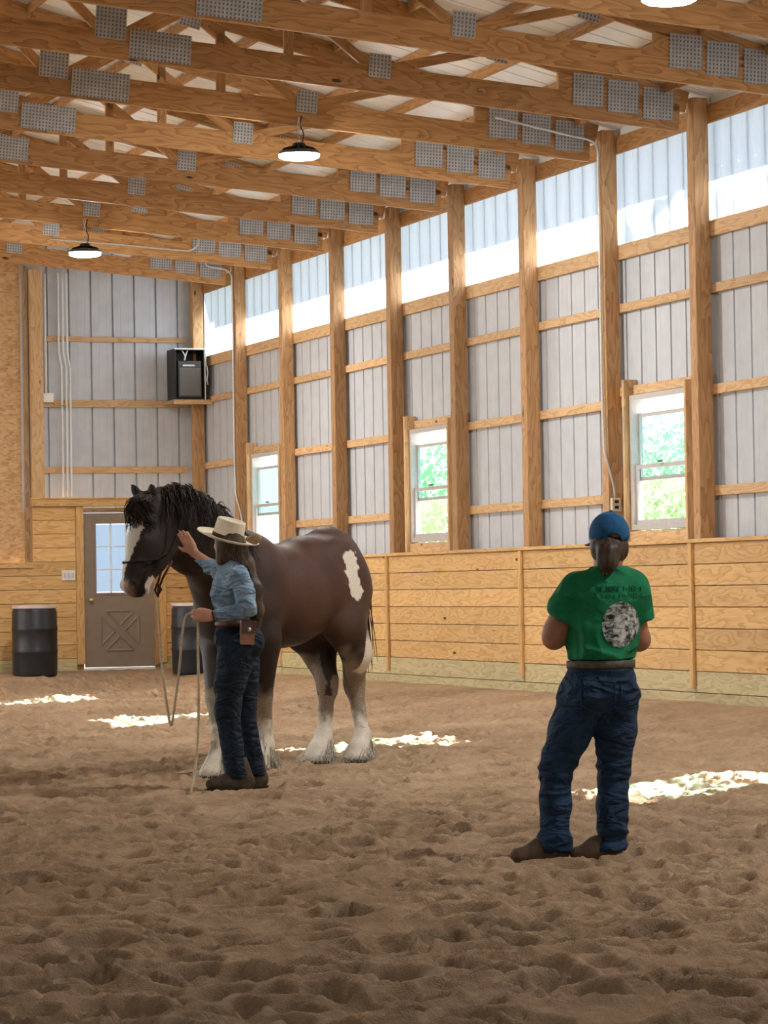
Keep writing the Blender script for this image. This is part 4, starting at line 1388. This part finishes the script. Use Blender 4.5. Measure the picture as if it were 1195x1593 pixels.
# ---- onlooker in the green shirt
def build_onlooker():
    D = 14.22
    A = lambda px, py, dd=0.0: at(px, py, D+dd)
    base = A(905, 1340); base[2] = 0.0
    root = empty('person', tuple(base))
    tag(root, 'person in a green printed shirt and blue cap watching with folded arms', 'person')
    fd = -VR*.45+VF*.89; fd /= np.linalg.norm(fd)
    fl_ = np.cross(UP, fd)
    AX = np.array([fd, fl_, UP]); sv = fl_
    hd = -VR*.16+VF*.985; hn = np.cross(UP, hd); HX = np.array([hd, hn, UP])
    head = A(947,842,.02); neck = A(946,882); chest = A(941,940); waist = A(935,1028); hip = A(935,1075)
    shL = A(897,912,-.02); shR = A(985,912,.03)
    elL = A(862,992,.03); wrL = A(905,985,.26)
    elR = A(994,995,.10); wrR = A(935,990,.30)
    hipL = A(912,1075); hipR = A(958,1075,.02)
    kneeL = A(866,1192,.02); ankL = A(862,1318,.0); kneeR = A(955,1192,.05); ankR = A(948,1316,.02)
    body = [ell(head+UP*.0, (.098,.078,.118), HX, .03), cone(head-UP*.05+hd*.02, .06, head-UP*.095+hd*.055, .036, .03), ell(head+hd*.102-UP*.01, (.020,.014,.026), HX, .012),
            ell(head+hn*.079-hd*.005-UP*.018, (.022,.012,.034), HX, .008), ell(head-hn*.079-hd*.005-UP*.018, (.022,.012,.034), HX, .008),
            cone(head-UP*.06-fd*.02, .056, neck, .060, .03), cone(neck, .055, chest, .085, .04),
            cone(chest, .090, waist, .085, .04, (sv,1.25)), cone(shL, .04, shR, .04, .04), cone(waist, .085, hip, .09, .04, (sv,1.2))]
    body += [cone(shL,.045,elL,.050,.02), cone(A(876,958,.005),.056,A(866,978,.02),.058,.03), cone(elL,.052,wrL,.030,.03), cone(shR,.045,elR,.050,.02), cone(elR,.052,wrR,.030,.03)]
    body += chain([hipL, kneeL, ankL], [.075,.045,.036], .03) + chain([hipR, kneeR, ankR], [.075,.045,.036], .03)
    body += [cone(ankL, .042, A(830,1333,-.02), .034, .03), cone(ankR, .042, A(915,1332,.02), .034, .03)]
    body += hand(wrL, VR*.9+VF*.25+UP*.1, -VF, UP, .18, .5, .4) + hand(wrR, -VR*.9+VF*.2+UP*.1, -VF, UP, .18, .5, .4)
    organic('body', body, .0075, M['skin_tan'], root, k=.03, it=1, origin=base)
    for s in (-1, 1):
        b = MB(); b.lathe([(.001,-.009),(.008,-.005),(.010,0),(.008,.005),(.001,.009)], 10, cap0=False, cap1=False)
        e = b.build('eye', M['lash'], root, True); e.location = tuple(head+hd*.085+hn*.032*s+UP*.01-base)
    # tee shirt
    tp = [cone(A(944,895,.0), .075, A(942,930,.0), .132, .05, (sv,1.22)), cone(A(942,930), .134, A(938,985), .136, .05, (sv,1.18)), cone(A(938,985), .136, A(935,1022), .138, .05, (sv,1.16)),
          cone(A(903,914,-.02), .072, A(979,914,.02), .072, .05), cone(neck-UP*.02, .072, neck+UP*.004, .068, .02)]
    tp += [cone(shL, .072, A(879,958,.01), .078, .03), cone(shR, .070, A(990,960,.07), .076, .03)]
    nz = neck[2]; wz = A(935,1026)[2]
    def tcut(X, Y, Z):
        c = np.maximum(wz-Z, Z-(nz+.004))
        for s0, e0 in ((shL, elL), (shR, elR)):
            d = (e0-s0)/np.linalg.norm(e0-s0)
            s_ = (X-s0[0])*d[0]+(Y-s0[1])*d[1]+(Z-s0[2])*d[2]
            lat = (X-chest[0])*fl_[0]+(Y-chest[1])*fl_[1]
            far = np.abs(lat) > .165
            c = np.where(far, np.maximum(c, s_-.165), c)
        return c
    def tdisp(X, Y, Z):
        w = noise3(X*6, Y*6, Z*6+X*5, 61)
        # folds that run from the left armpit down to the right hem
        q = (X*VR[0]+Y*VR[1])*7.0+Z*10.0
        f1 = np.abs(np.sin(q*1.25+noise3(X*3,Y*3,Z*3,63)*2.2)); lat = (X*VR[0]+Y*VR[1])-(chest[0]*VR[0]+chest[1]*VR[1])
        return .014*(1-np.abs(w)*2)*.5+.030*(1-f1)**3*np.clip(.75-lat*3, .25, 1)*-1
    tee = organic('shirt', tp, .008, M['tee'], root, k=.04, disp=tdisp, cut=tcut, it=1, origin=base)
    # prints on the back of the shirt
    tm = tee.data
    bvh = BVHTree.FromPolygons([v.co[:] for v in tm.vertices], [p.vertices[:] for p in tm.polygons])
    def onto(px, py, off=.004):
        o = CAMP-base; d = A(px,py)-CAMP; d /= np.linalg.norm(d)
        s0 = A(px,py,-.6)-base
        hit = bvh.ray_cast(Vector(s0), Vector(d))
        if hit[0] is None: return None
        return np.array(hit[0]) - d*off
    vs = []; fs = []; idx = {}; pale = []
    NG = 44
    for i in range(NG+1):
        for j in range(NG+1):
            a = -1+2*i/NG; b_ = -1+2*j/NG
            if a*a+b_*b_ <= 1.02:
                P = onto(965.5+29*a+b_*-1.5, 971.5+36*b_)
                if P is None: continue
                idx[i,j] = len(vs); vs.append(P)
                inb = (abs(a+.05) < .30+.12*b_ and -.45 < b_ < .45) or ((a+.02)**2/.05+(b_-.05)**2/.16 < 1)
                pale.append(1.0 if inb else 0.0)
    for i in range(NG):
        for j in range(NG):
            k_ = [(i,j),(i+1,j),(i+1,j+1),(i,j+1)]
            if all(q in idx for q in k_): fs.append(tuple(idx[q] for q in k_))
    em = mesh('emblem', vs, fs, True); set_attr(em, 'pale', pale)
    link('emblem', em, M['emblem'], tee, label='round black and white picture printed on the shirt back')
    def strokes(name, segs, w):
        b = MB()
        for (x0,y0,x1,y1) in segs:
            n_ = 4
            L_ = math.hypot(x1-x0, y1-y0)+1e-6; nx, ny = -(y1-y0)/L_*w/2, (x1-x0)/L_*w/2
            prev = None
            for q in range(n_+1):
                x = x0+(x1-x0)*q/n_; y = y0+(y1-y0)*q/n_
                p = onto(x+nx,y+ny,.003); r = onto(x-nx,y-ny,.003)
                if p is None or r is None: prev = None; continue
                if prev is not None:
                    b.add([prev[0], prev[1], r, p], [(0,1,2,3)])
                prev = (p, r)
        return b.build(name, M['print_dark'], tee)
    G = {'T':[(0,0,1,0),(.5,0,.5,1)],'H':[(0,0,0,1),(1,0,1,1),(0,.5,1,.5)],'E':[(0,0,0,1),(0,0,1,0),(0,.5,.8,.5),(0,1,1,1)],'O':[(0,0,1,0),(1,0,1,1),(1,1,0,1),(0,1,0,0)],
         'R':[(0,0,0,1),(0,0,1,0),(1,0,1,.5),(1,.5,0,.5),(.4,.5,1,1)],'S':[(1,0,0,0),(0,0,0,.5),(0,.5,1,.5),(1,.5,1,1),(1,1,0,1)],'|':[(.3,0,.3,1)],'-':[(0,.5,1,.5)]}
    def line(txt, x0, x1, yl, yr, hgt, w):
        n_ = len(txt); st = (x1-x0)/n_; segs = []
        for i, ch in enumerate(txt):
            if ch not in G: continue
            x = x0+st*i; y = yl+(yr-yl)*i/n_
            for a,b0,c,d in G[ch]: segs.append((x+a*st*.62, y+b0*hgt, x+c*st*.62, y+d*hgt))
        return segs
    strokes('lettering', line('THE HORSE |-|E|-|', 926, 1000, 913, 912, 7.5, 1.2), 1.25)
    strokes('lettering', line('|-||-| |-|-||E|-|', 936, 1001, 925, 923, 6.5, 1.1), 1.15)
    # jeans
    jn = [cone(A(935,1034), .138, A(935,1062), .148, .05, (sv,1.12)), ell(A(912,1082,-.03), (.12,.10,.12), AX, .05), ell(A(957,1082,-.0), (.12,.10,.12), AX, .05)]
    jn += chain([A(909,1085), A(888,1135), kneeL, A(864,1250), A(863,1326)], [.112,.098,.074,.068,.071], .03)
    jn += chain([A(960,1085,.02), A(958,1135,.03), kneeR, A(953,1250,.04), A(949,1326,.02)], [.104,.092,.072,.068,.071], .025)
    zc = A(863,1325)[2]
    def jdisp(X, Y, Z):
        kz = (kneeL[2]+kneeR[2])/2
        near = np.exp(-((Z-kz)/.13)**2)*.55+np.exp(-((Z-.12)/.09)**2)*1.2+np.exp(-((Z-.80)/.07)**2)*.7
        w = noise3(X*5, Y*5, Z*19, 71)
        w2 = noise3(X*4, Y*4, Z*9+X*5, 73)
        return -(.5-np.abs(w))*.034*near - .016*np.clip(.35-np.abs(w2), 0, 1) + .006*noise3(X*8, Y*8, Z*8, 72)
    jeans = organic('jeans', jn, .008, M['jeans2'], root, k=.03, disp=jdisp, cut=zcut(zc, A(935,1036)[2]), it=1, origin=base)
    jm = jeans.data
    bv2 = BVHTree.FromPolygons([v.co[:] for v in jm.vertices], [p.vertices[:] for p in jm.polygons])
    def onj(px, py, off=.004):
        d = A(px,py)-CAMP; d /= np.linalg.norm(d)
        hit = bv2.ray_cast(Vector(A(px,py,-.6)-base), Vector(d))
        return None if hit[0] is None else np.array(hit[0])-d*off
    for (xa, ya, xb, yb2, hgt) in ((908,1055,955,1060,44), (966,1056,988,1054,44)):     # back pockets as sewn patches
        vs = []; n_ = 8; ok = True
        for i in range(n_+1):
            for j in range(n_+1):
                x = xa+(xb-xa)*i/n_; y = ya+(yb2-ya)*i/n_+hgt*j/n_*(1-.18*(abs(i/n_-.5)*2)**2*(j/n_))
                P = onj(x, y)
                if P is None: ok = False; break
                vs.append(P)
            if not ok: break
        if ok:
            link('pocket', mesh('pocket', vs, [(i*(n_+1)+j, i*(n_+1)+j+1, (i+1)*(n_+1)+j+1, (i+1)*(n_+1)+j) for i in range(n_) for j in range(n_)], True), M['jeans2'], jeans)
    segs = [(902,1054,958,1061),(902,1054,904,1098),(958,1061,957,1102),(904,1098,930,1110),(930,1110,957,1102),(966,1058,990,1053),(966,1058,968,1096),(884,1044,992,1042)]
    b = MB()
    for (x0,y0,x1,y1) in segs:
        pts = [onj(x0+(x1-x0)*q/8, y0+(y1-y0)*q/8, .003) for q in range(9)]
        pts = [p for p in pts if p is not None]
        if len(pts) > 2: b.tube(pts, .0018, 5)
    b.build('stitching', M['stitch'], jeans)
    # belt
    b = MB(); b.lathe([(.138,-.019),(.147,-.018),(.147,.018),(.138,.019)], 40, cap0=False, cap1=False, sx=1.0, sy=1.13)
    bo = b.build('belt', M['belt_tan'], root, True); bo.location = tuple(A(935,1033)-base); bo.rotation_euler = (0, 0, math.atan2(fd[1], fd[0]))
    # shoes
    for an, toe, heel in ((ankL, A(806,1336,-.04), A(870,1336,.02)), (ankR, A(898,1336,.0), A(952,1336,.03))):
        toe = toe.copy(); heel = heel.copy(); toe[2] = .040; heel[2] = .045
        md = toe*.5+heel*.5
        bt = [cone(heel+UP*.02, .045, heel+UP*.07, .045, .03), cone(heel, .044, md+UP*.012, .050, .04), cone(md, .050, toe, .036, .04), cone(md+UP*.045, .03, heel+UP*.06, .04, .03)]
        s = organic('shoe', bt, .007, M['shoe'], root, k=.03, disp=wrinkles(.004, 12, 81, 14), cut=zcut(.012, None), it=1, origin=base)
        b = MB(); sd = toe-heel; sd[2] = 0; Ls = np.linalg.norm(sd); sd /= Ls; sn = np.cross(UP, sd)
        out = [(q, .046*max(.15, 1-((q-Ls*.5)/(Ls*.5+.05))**2)**.35) for q in np.linspace(-.045, Ls+.035, 11)]
        vt = [heel+sd*q+sn*w_ for q, w_ in out]+[heel+sd*q-sn*w_ for q, w_ in reversed(out)]
        n_ = len(vt)
        link('sole', mesh('sole', [np.array([p[0],p[1],0])-base for p in vt]+[np.array([p[0],p[1],.02])-base for p in vt], [tuple(range(n_-1,-1,-1)), tuple(range(n_,2*n_))]+[(i,(i+1)%n_,(i+1)%n_+n_,i+n_) for i in range(n_)]), M['boot'], s)
        b = MB()
        for q in (.35,.5,.65):
            c = heel*(1-q)+toe*q+UP*.052
            b.tube([c-sn*.03-UP*.012-base, c+UP*.006-base, c+sn*.03-UP*.012-base], .0045, 6)
        b.build('laces', M['belt_tan'], s, True)
    # hair: cap hair and pony tail through the back of the cap
    hr = [ell(head-UP*.028-hd*.018, (.097,.090,.098), HX, .02)]
    hb = A(946,858,-.085)
    hr += [ell(hb, (.045,.048,.05), HX, .03), cone(A(946,858,-.09), .044, A(946,874,-.10), .046, .03), cone(A(946,874,-.10), .044, A(944,893,-.09), .018, .03)]
    ho = organic('hair', hr, .007, M['hair_brown'], root, k=.02, disp=wrinkles(.007, 8, 91, 26), it=1, origin=base)
    rng = np.random.default_rng(12); paths = []
    for _ in range(260):
        a = rng.uniform(-PI, PI)
        o1 = VR*math.cos(a)-VF*abs(math.sin(a))
        s = np.linspace(0, 1, 6)[:,None]
        p0 = A(946,850,-.10)+o1*.015; p1 = A(946,872,-.10)+o1*.052; p2 = A(944,890+rng.uniform(-8,5),-.09)+o1*.018
        paths.append(p0*(1-s)**2+2*p1*s*(1-s)*1.0+p2*s**2+rng.normal(0,.002,(6,3)))
    link('hair_strands', strands_mesh('hair_strands', np.array(paths)-base, rng.uniform(.003,.006,len(paths))), M['hair_light'], ho)
    # cap with an arched opening at the back
    cc = head+UP*.035
    cp = [ell(cc, (.112,.094,.105), HX, .01)]
    op = dict(ell(cc-hd*.105-UP*.055, (.06,.040,.050), HX, .006), neg=True)
    inner = dict(ell(cc-UP*.02, (.104,.086,.10), HX, .004), neg=True)
    cut_z = cc[2]-.045
    cap = organic('cap', cp+[inner, op], .006, M['cap'], root, k=.01, cut=lambda X,Y,Z: np.maximum(cut_z-Z-((X-cc[0])*hd[0]+(Y-cc[1])*hd[1])*.12, -1), it=1, origin=base)
    b = MB(); b.tube([cc-hd*.100-UP*.046+hn*.045*q-base+np.array([0,0,-.0]) + hd*.012*q*q for q in np.linspace(-1,1,7)], .007, 6); b.build('strap', M['cap'], cap, True)
    b = MB(); b.lathe([(.010,0),(.010,.004),(.004,.008)], 10); bt = b.build('button', M['cap'], cap, True); bt.location = tuple(cc+UP*.104-base)
    vs = []; fs = []
    for i in range(13):
        a = -.95+1.9*i/12
        for r_, dz in ((.098,0),(.175,-.016)):
            rr_ = r_ if r_ < .1 else .098+.085*math.cos(a*.85)
            d = hd*math.cos(a)+hn*math.sin(a)*.72
            for th in (0,.005): vs.append(cc+d*rr_-UP*.042+UP*(dz+th)-base)
    for i in range(12):
        o = i*4
        fs += [(o+1,o+3,o+7,o+5),(o,o+4,o+6,o+2),(o+2,o+6,o+7,o+3)]
    link('visor', mesh('visor', vs, fs, True), M['cap'], cap)
build_onlooker()

# ---- lead rope: from the knot, one slack bight, through the hand, tail to the sand
def smooth_path(pts, n=8):
    pts = [np.asarray(p, float) for p in pts]; out = []
    P = [2*pts[0]-pts[1]]+pts+[2*pts[-1]-pts[-2]]
    for i in range(1, len(P)-2):
        for q in range(n):
            t = q/n
            out.append(.5*((2*P[i])+(-P[i-1]+P[i+1])*t+(2*P[i-1]-5*P[i]+4*P[i+1]-P[i+2])*t*t+(-P[i-1]+3*P[i]-3*P[i+1]+P[i+2])*t**3))
    out.append(P[-2]); return out
b = MB()
rp = [at(246,930,20.18), at(248,980,20.0), at(253,1050,19.8), at(260,1100,19.65), at(266,1128,19.55), at(272,1095,19.53), at(279,1040,19.50), at(284,985,19.48), at(290,958,19.48), at(304,954,19.48), at(308,966,19.48), at(308,1010,19.46), at(309,1080,19.40), at(308,1150,19.35), at(303,1200,19.25), at(296,1238,19.12)]
zmin = .02
org = at(296,1238,19.12)
b.tube([p-org for p in smooth_path(rp, 8)], .0085, 8)
ro = b.build('lead_rope', M['rope'], None, True, loc=tuple(org))
tag(ro, 'cream cotton lead rope hanging from the halter through the hand to the sand', 'rope')

# ================================================================== FITTINGS
def drum(name, x, y, z, label, rz=0.0):
    t = empty(name, (x, y, z), rz)
    tag(t, label, 'barrel', 'black plastic drums by the end wall')
    b = MB(); b.lathe([(.27,.0),(.292,.012),(.30,.05),(.302,.30),(.308,.315),(.308,.345),(.302,.36),(.302,.60),(.308,.615),(.308,.645),(.302,.66),(.300,.86),(.286,.90),(.276,.905)], 48)
    b.build('body', M['drum'], t, False); autosmooth(t.children[0].data)
    b = MB(); b.lathe([(.276,.900),(.300,.905),(.304,.925),(.298,.945),(.285,.945),(.280,.925),(.276,.915),(.002,.915)], 48, cap0=False, cap1=False)
    b.build('lid', M['drum_top'], t); autosmooth(t.children[1].data)
    b = MB(); b.lathe([(.035,.915),(.035,.93),(.03,.934)], 14, center=(.17,.05,0)); b.build('bung', M['black'], t)
    return t
drum('plastic_drum', 9.50, 39.9, .19, 'black plastic drum with lid paled as if reflecting beside the light switch')
drum('plastic_drum', 11.46, 39.0, .19, 'black plastic drum right of the door, half hidden by the horse', .8)

# light switch box
t = empty('switch_box', (10.185, 40.74, 1.535))
tag(t, 'three-gang white light switch box on the boards beside the door', 'switch')
b = MB(); b.box((-.09,-.025,-.07), (.09,.012,.07), .006); b.build('plate', M['white'], t)
for k in range(3):
    b = MB(); b.box((-.072+.055*k,-.033,-.035), (-.038+.055*k,-.024,.035)); b.build('rocker', M['conduit'], t)

# conduits on the end wall
for k, (x, x2) in enumerate(((10.128,10.165), (10.19,10.23), (10.25,10.285))):
    b = MB(); b.tube(smooth_path([(x,0,5.72),(x,0,5.2),(x,0,4.68),(x+.003,0,4.60),(x2-.003,0,4.42),(x2,0,4.35),(x2,0,3.4),(x2,0,2.62)], 4), .015, 8)
    o = b.build('conduit_pipe', M['white'], None, True, loc=(0, 40.885, 0))
    tag(o, 'white vertical conduit on the end wall, ' + ('left of three', 'middle of three', 'right of three')[k], 'conduit', 'conduits on the end wall')
b = MB(); b.tube([(0,0,5.7),(0,0,4.05)], .02, 8)
t = empty('drop_conduit', (9.93, 40.85, 3.98)); tag(t, 'thick white conduit ending in a junction box beside the post', 'conduit')
b2 = MB(); b2.tube([(0,0,1.72),(0,0,.06)], .02, 8); b2.build('pipe', M['white'], t, True)
b2 = MB(); b2.box((-.045,-.03,-.06), (.10,.03,.07), .006); b2.build('junction_box', M['white'], t)
b2 = MB(); b2.tube(smooth_path([(.08,-.01,-.05),(.14,-.03,-.12),(.2,-.03,-.10),(.28,-.03,-.11)], 4), .006, 6); b2.build('cable', M['weathered'], t, True)

# outlet with its conduit on the wall post, and the same at the far post
def post_conduit(i, label, box_z, X0=10.9, top=None):
    y = POSTS[i]
    t = empty('outlet_conduit', (11.985, y, 0)); tag(t, label, 'conduit', 'outlet conduits on the posts')
    zc_ = cb(11.0)+.13
    pts = [(X0-11.985, -.06, cb(X0)+.30), (-.35,-.06,cb(11.63)+.22), (-.13,-.06,cb(11.85)+.20), (-.03,-.05,cb(11.95)+.14), (-.012,-.03,cb(11.95)-.05), (-.012,-.03,4.6), (-.012,-.03,3.2), (-.012,-.045,2.75), (-.008,-.06,2.55), (.06,-.085,2.25), (.075,-.09,box_z+.06)]
    b = MB(); b.tube(smooth_path(pts, 5), .012, 8); b.build('pipe', M['conduit'], t, True)
    b = MB(); b.box((.03,-.125,box_z-.07), (.12,-.075,box_z+.06), .006); bx = b.build('outlet_box', M['ivory'], t)
    for q in (-.03, .025):
        b = MB(); b.box((.055,-.13,box_z+q-.014), (.095,-.124,box_z+q+.014)); b.build('socket', M['black'], bx)
post_conduit(7, 'steel conduit running down the post to an outlet above the blue cap', 2.06)
post_conduit(1, 'steel conduit running down the post above the cream hat', 1.86, 11.6)
t = empty('chord_conduit', (9.4, 36.72, 5.7)); tag(t, 'bent steel conduit strung along a truss left of the heel plates', 'conduit')
b = MB(); b.tube(smooth_path([(-.4,-.03,-.02),(.5,-.03,-.07),(1.25,-.03,-.12),(1.40,-.03,-.12),(1.50,-.03,-.05),(1.52,-.03,.06)], 5), .011, 8); b.build('pipe', M['conduit'], t, True)
b = MB(); b.box((1.48,-.05,.06), (1.56,0,.13)); b.build('clamp_box', M['grey_plastic'], t)

# hanging lamps
def lamp(y, x, z, hang, label):
    t = empty('high_bay_lamp', (x, y, z)); tag(t, label, 'lamp', 'high bay lamps under the trusses')
    b = MB(); b.lathe([(.19,.0),(.195,.012),(.185,.03),(.14,.042),(.09,.05),(.085,.052)], 36, cap0=False); b.build('housing', M['grey_plastic'], t, True)
    b = MB()
    for k in range(16):
        a = 2*PI*k/16; c, s = math.cos(a), math.sin(a)
        b.add([(c*.06-s*.004,s*.06+c*.004,.045),(c*.17-s*.004,s*.17+c*.004,.032),(c*.15-s*.004,s*.15+c*.004,.06),(c*.06-s*.004,s*.06+c*.004,.085),
               (c*.06+s*.004,s*.06-c*.004,.045),(c*.17+s*.004,s*.17-c*.004,.032),(c*.15+s*.004,s*.15-c*.004,.06),(c*.06+s*.004,s*.06-c*.004,.085)],
              [(0,1,2,3),(7,6,5,4),(1,5,6,2),(2,6,7,3)])
    b.build('cooling_fins', M['black'], t)
    b = MB(); b.lathe([(.06,.05),(.062,.10),(.05,.11),(.015,.115)], 20); b.build('driver', M['black'], t, True)
    b = MB(); b.lathe([(.188,.002),(.185,-.022),(.16,-.036),(.10,-.046),(.002,-.05)], 36, cap0=False, cap1=False); b.build('lens', M['lamp'], t, True)
    b = MB(); n_ = max(3, int((hang-.12)/.045))
    for k in range(n_):
        zz = .125+.045*k+.02; e = k % 2
        pts = [(.0+(.011*math.cos(a) if e else 0), (0 if e else .011*math.cos(a)), zz+.03*math.sin(a)) for a in [2*PI*i/10 for i in range(11)]]
        b.tube(pts, .0038, 5, cap=False)
    b.build('chain', M['conduit'], t, True)
    b = MB(); b.tube(smooth_path([(.03,-.01,.11),(.035,-.03,.2),(.02,.02,.28),(.03,-.015,hang)], 5), .006, 6); b.build('power_cord', M['black'], t, True)
    return t
LX = 8.93
lamp(26.70, LX, 5.33, .36, 'round hanging LED lamp over the arena, middle of three')
lamp(34.70, LX, 5.29, .40, 'round hanging LED lamp nearest the end wall')
lamp(18.70, LX, 5.29, .40, 'round hanging LED lamp at the top right edge')
lamp(10.70, LX, 5.29, .40, 'round hanging LED lamp added to the right row out of view, lighting the near sand')  # added unseen lamp that brightens the near sand and the onlooker
for y in (34.70, 26.70, 18.70):  # unseen left row, added to fill the arena with light
    lamp(y, -4.93, 5.29, .40, 'round hanging LED lamp added on the left out of the frame as fill')

# speaker in a case on the corner shelf
t = empty('corner_shelf', (11.86, 40.5, 3.92)); tag(t, 'plank shelf in the corner of the two walls under the dark box', 'shelf')
b = MB(); b.box((-.25,-.16,-.03), (.30,.33,.018), .004); b.build('shelf_board', M['weathered'], t)
b = MB(); b.box((-.25,-.175,-.045), (.30,-.16,.02), .003); b.build('edge_strip', M['girt'], t)
t = empty('wall_speaker', (11.845, 40.52, 3.942)); tag(t, 'dark grey loudspeaker standing in an open black case in the corner', 'speaker')
b = MB(); w_, h_, d_ = .215, .70, .20
b.box((-w_,-d_,0),(-w_+.02,d_,h_)); b.box((w_-.02,-d_,0),(w_,d_,h_)); b.box((-w_+.02,-d_,h_-.02),(w_-.02,d_,h_)); b.box((-w_+.02,-d_,0),(w_-.02,d_,.02)); b.box((-w_+.02,d_-.02,.02),(w_-.02,d_,h_-.02))
b.build('case', M['black'], t)
b = MB(); b.box((-w_-.004,-d_-.006,h_-.012),(w_+.004,-d_,h_+.006)); b.box((w_-.006,-d_-.006,.0),(w_+.006,-d_,h_-.012)); b.build('case_edging', M['white'], t)
b = MB(); b.box((-.165,-.185,.025),(.165,.14,.53), .008); sp_ = b.build('cabinet', M['grey_plastic'], t)
b = MB(); b.box((-.15,-.197,.05),(.15,-.186,.44), .004); b.build('grille', M['grille'], sp_)
b = MB(); b.box((-.10,-.195,.455),(.07,-.186,.48)); b.build('badge', M['conduit'], sp_)
b = MB(); b.tube(smooth_path([(-.10,-.15,.68),(-.06,-.16,.60),(-.07,-.15,.54)], 4), .009, 6); b.tube(smooth_path([(-.02,-.15,.68),(-.05,-.16,.60),(-.06,-.15,.54)], 4), .009, 6); b.build('cable', M['white'], t, True)
b = MB(); b.tube(smooth_path([(.235,-.18,.50),(.255,-.20,.38),(.24,-.20,.28),(.255,-.19,.20)], 4), .012, 6); b.tube([(.222,-.2,.70),(.228,-.2,.45)], .012, 6); b.build('clip_cable', M['conduit'], t, True)

# ================================================================== OUTSIDE
g = MB(); g.box((-150,-150,-1.2),(150,150,-.35)); go = g.build('ground_outside', M['gravel'], None)
tag(go, 'sunlit grass outside the barn, seen through the windows', 'ground', kind='structure')
def crown_mesh(n, rx, rz, size, seed):
    rng = np.random.default_rng(seed)
    u = rng.normal(0,1,(n,3)); u /= np.linalg.norm(u,axis=1,keepdims=True)
    rad = rng.random(n)**.35
    lump = 1+.28*noise3(u[:,0]*2.2,u[:,1]*2.2,u[:,2]*2.2,seed)
    c = u*(rad*lump)[:,None]*np.array([rx,rx,rz])
    a = rng.normal(0,1,(n,3)); a /= np.linalg.norm(a,axis=1,keepdims=True)
    b_ = np.cross(a, rng.normal(0,1,(n,3))); b_ /= np.linalg.norm(b_,axis=1,keepdims=True)
    s = size*rng.uniform(.6,1.3,n)[:,None]
    P = np.stack([c-a*s, c+b_*s*.45, c+a*s, c-b_*s*.45],1).reshape(-1,3)
    return np_mesh('foliage', P, np.arange(4*n).reshape(n,4), False)
CM = [crown_mesh(11000, 2.3, 2.4, .105, s) for s in (1,2)]
CS = crown_mesh(170, 1.1, 1.3, .22, 5)
for c in CM+[CS]: c.materials.append(M['leaf'])
def tree(x, y, h, k, label, sc=1.0, me=None, group='trees outside'):
    t = empty('tree', (x, y, -.35), random.uniform(0,6)); tag(t, label, 'tree', group)
    b = MB(); b.tube([(0,0,0),(.05,0,h*.4),(-.05,.05,h*.8),(0,0,h)], [.16*sc,.12*sc,.09*sc,.04*sc], 8); b.build('trunk', M['bark'], t, True)
    o = link('foliage', me or CM[k], None, t, (0,0,h)); o.scale = (sc,sc,sc)
    return t
for i, (x, y, h) in enumerate(((20,40,2.0),(22.5,46,2.3),(18.3,48,2.0),(25,52.5,2.6),(20.2,54,2.3),(27,60,3.0),(24.5,67,3.0))):
    tree(x, y, h, i % 2, 'leafy green tree outside, seen through the windows of the long wall', .95)
tree(24.8, 33.4, 13.2, 0, 'tall slender tree outside dappling the second clerestory bay', 1.1, CS, group=None)
tree(25.4, 30.4, 13.4, 0, 'tall slender tree outside dappling the nearest clerestory bay', 1.2, CS, group=None)
for i, y in enumerate((27.0, 22.6, 18.2)):  # unseen row added to shade the clerestory of the near bays
    tree(25.2, y, 13.4, i % 2, 'tall unseen tree added outside to shade the near clerestory, past the right edge', .76, group='tall trees added to shade the barn')
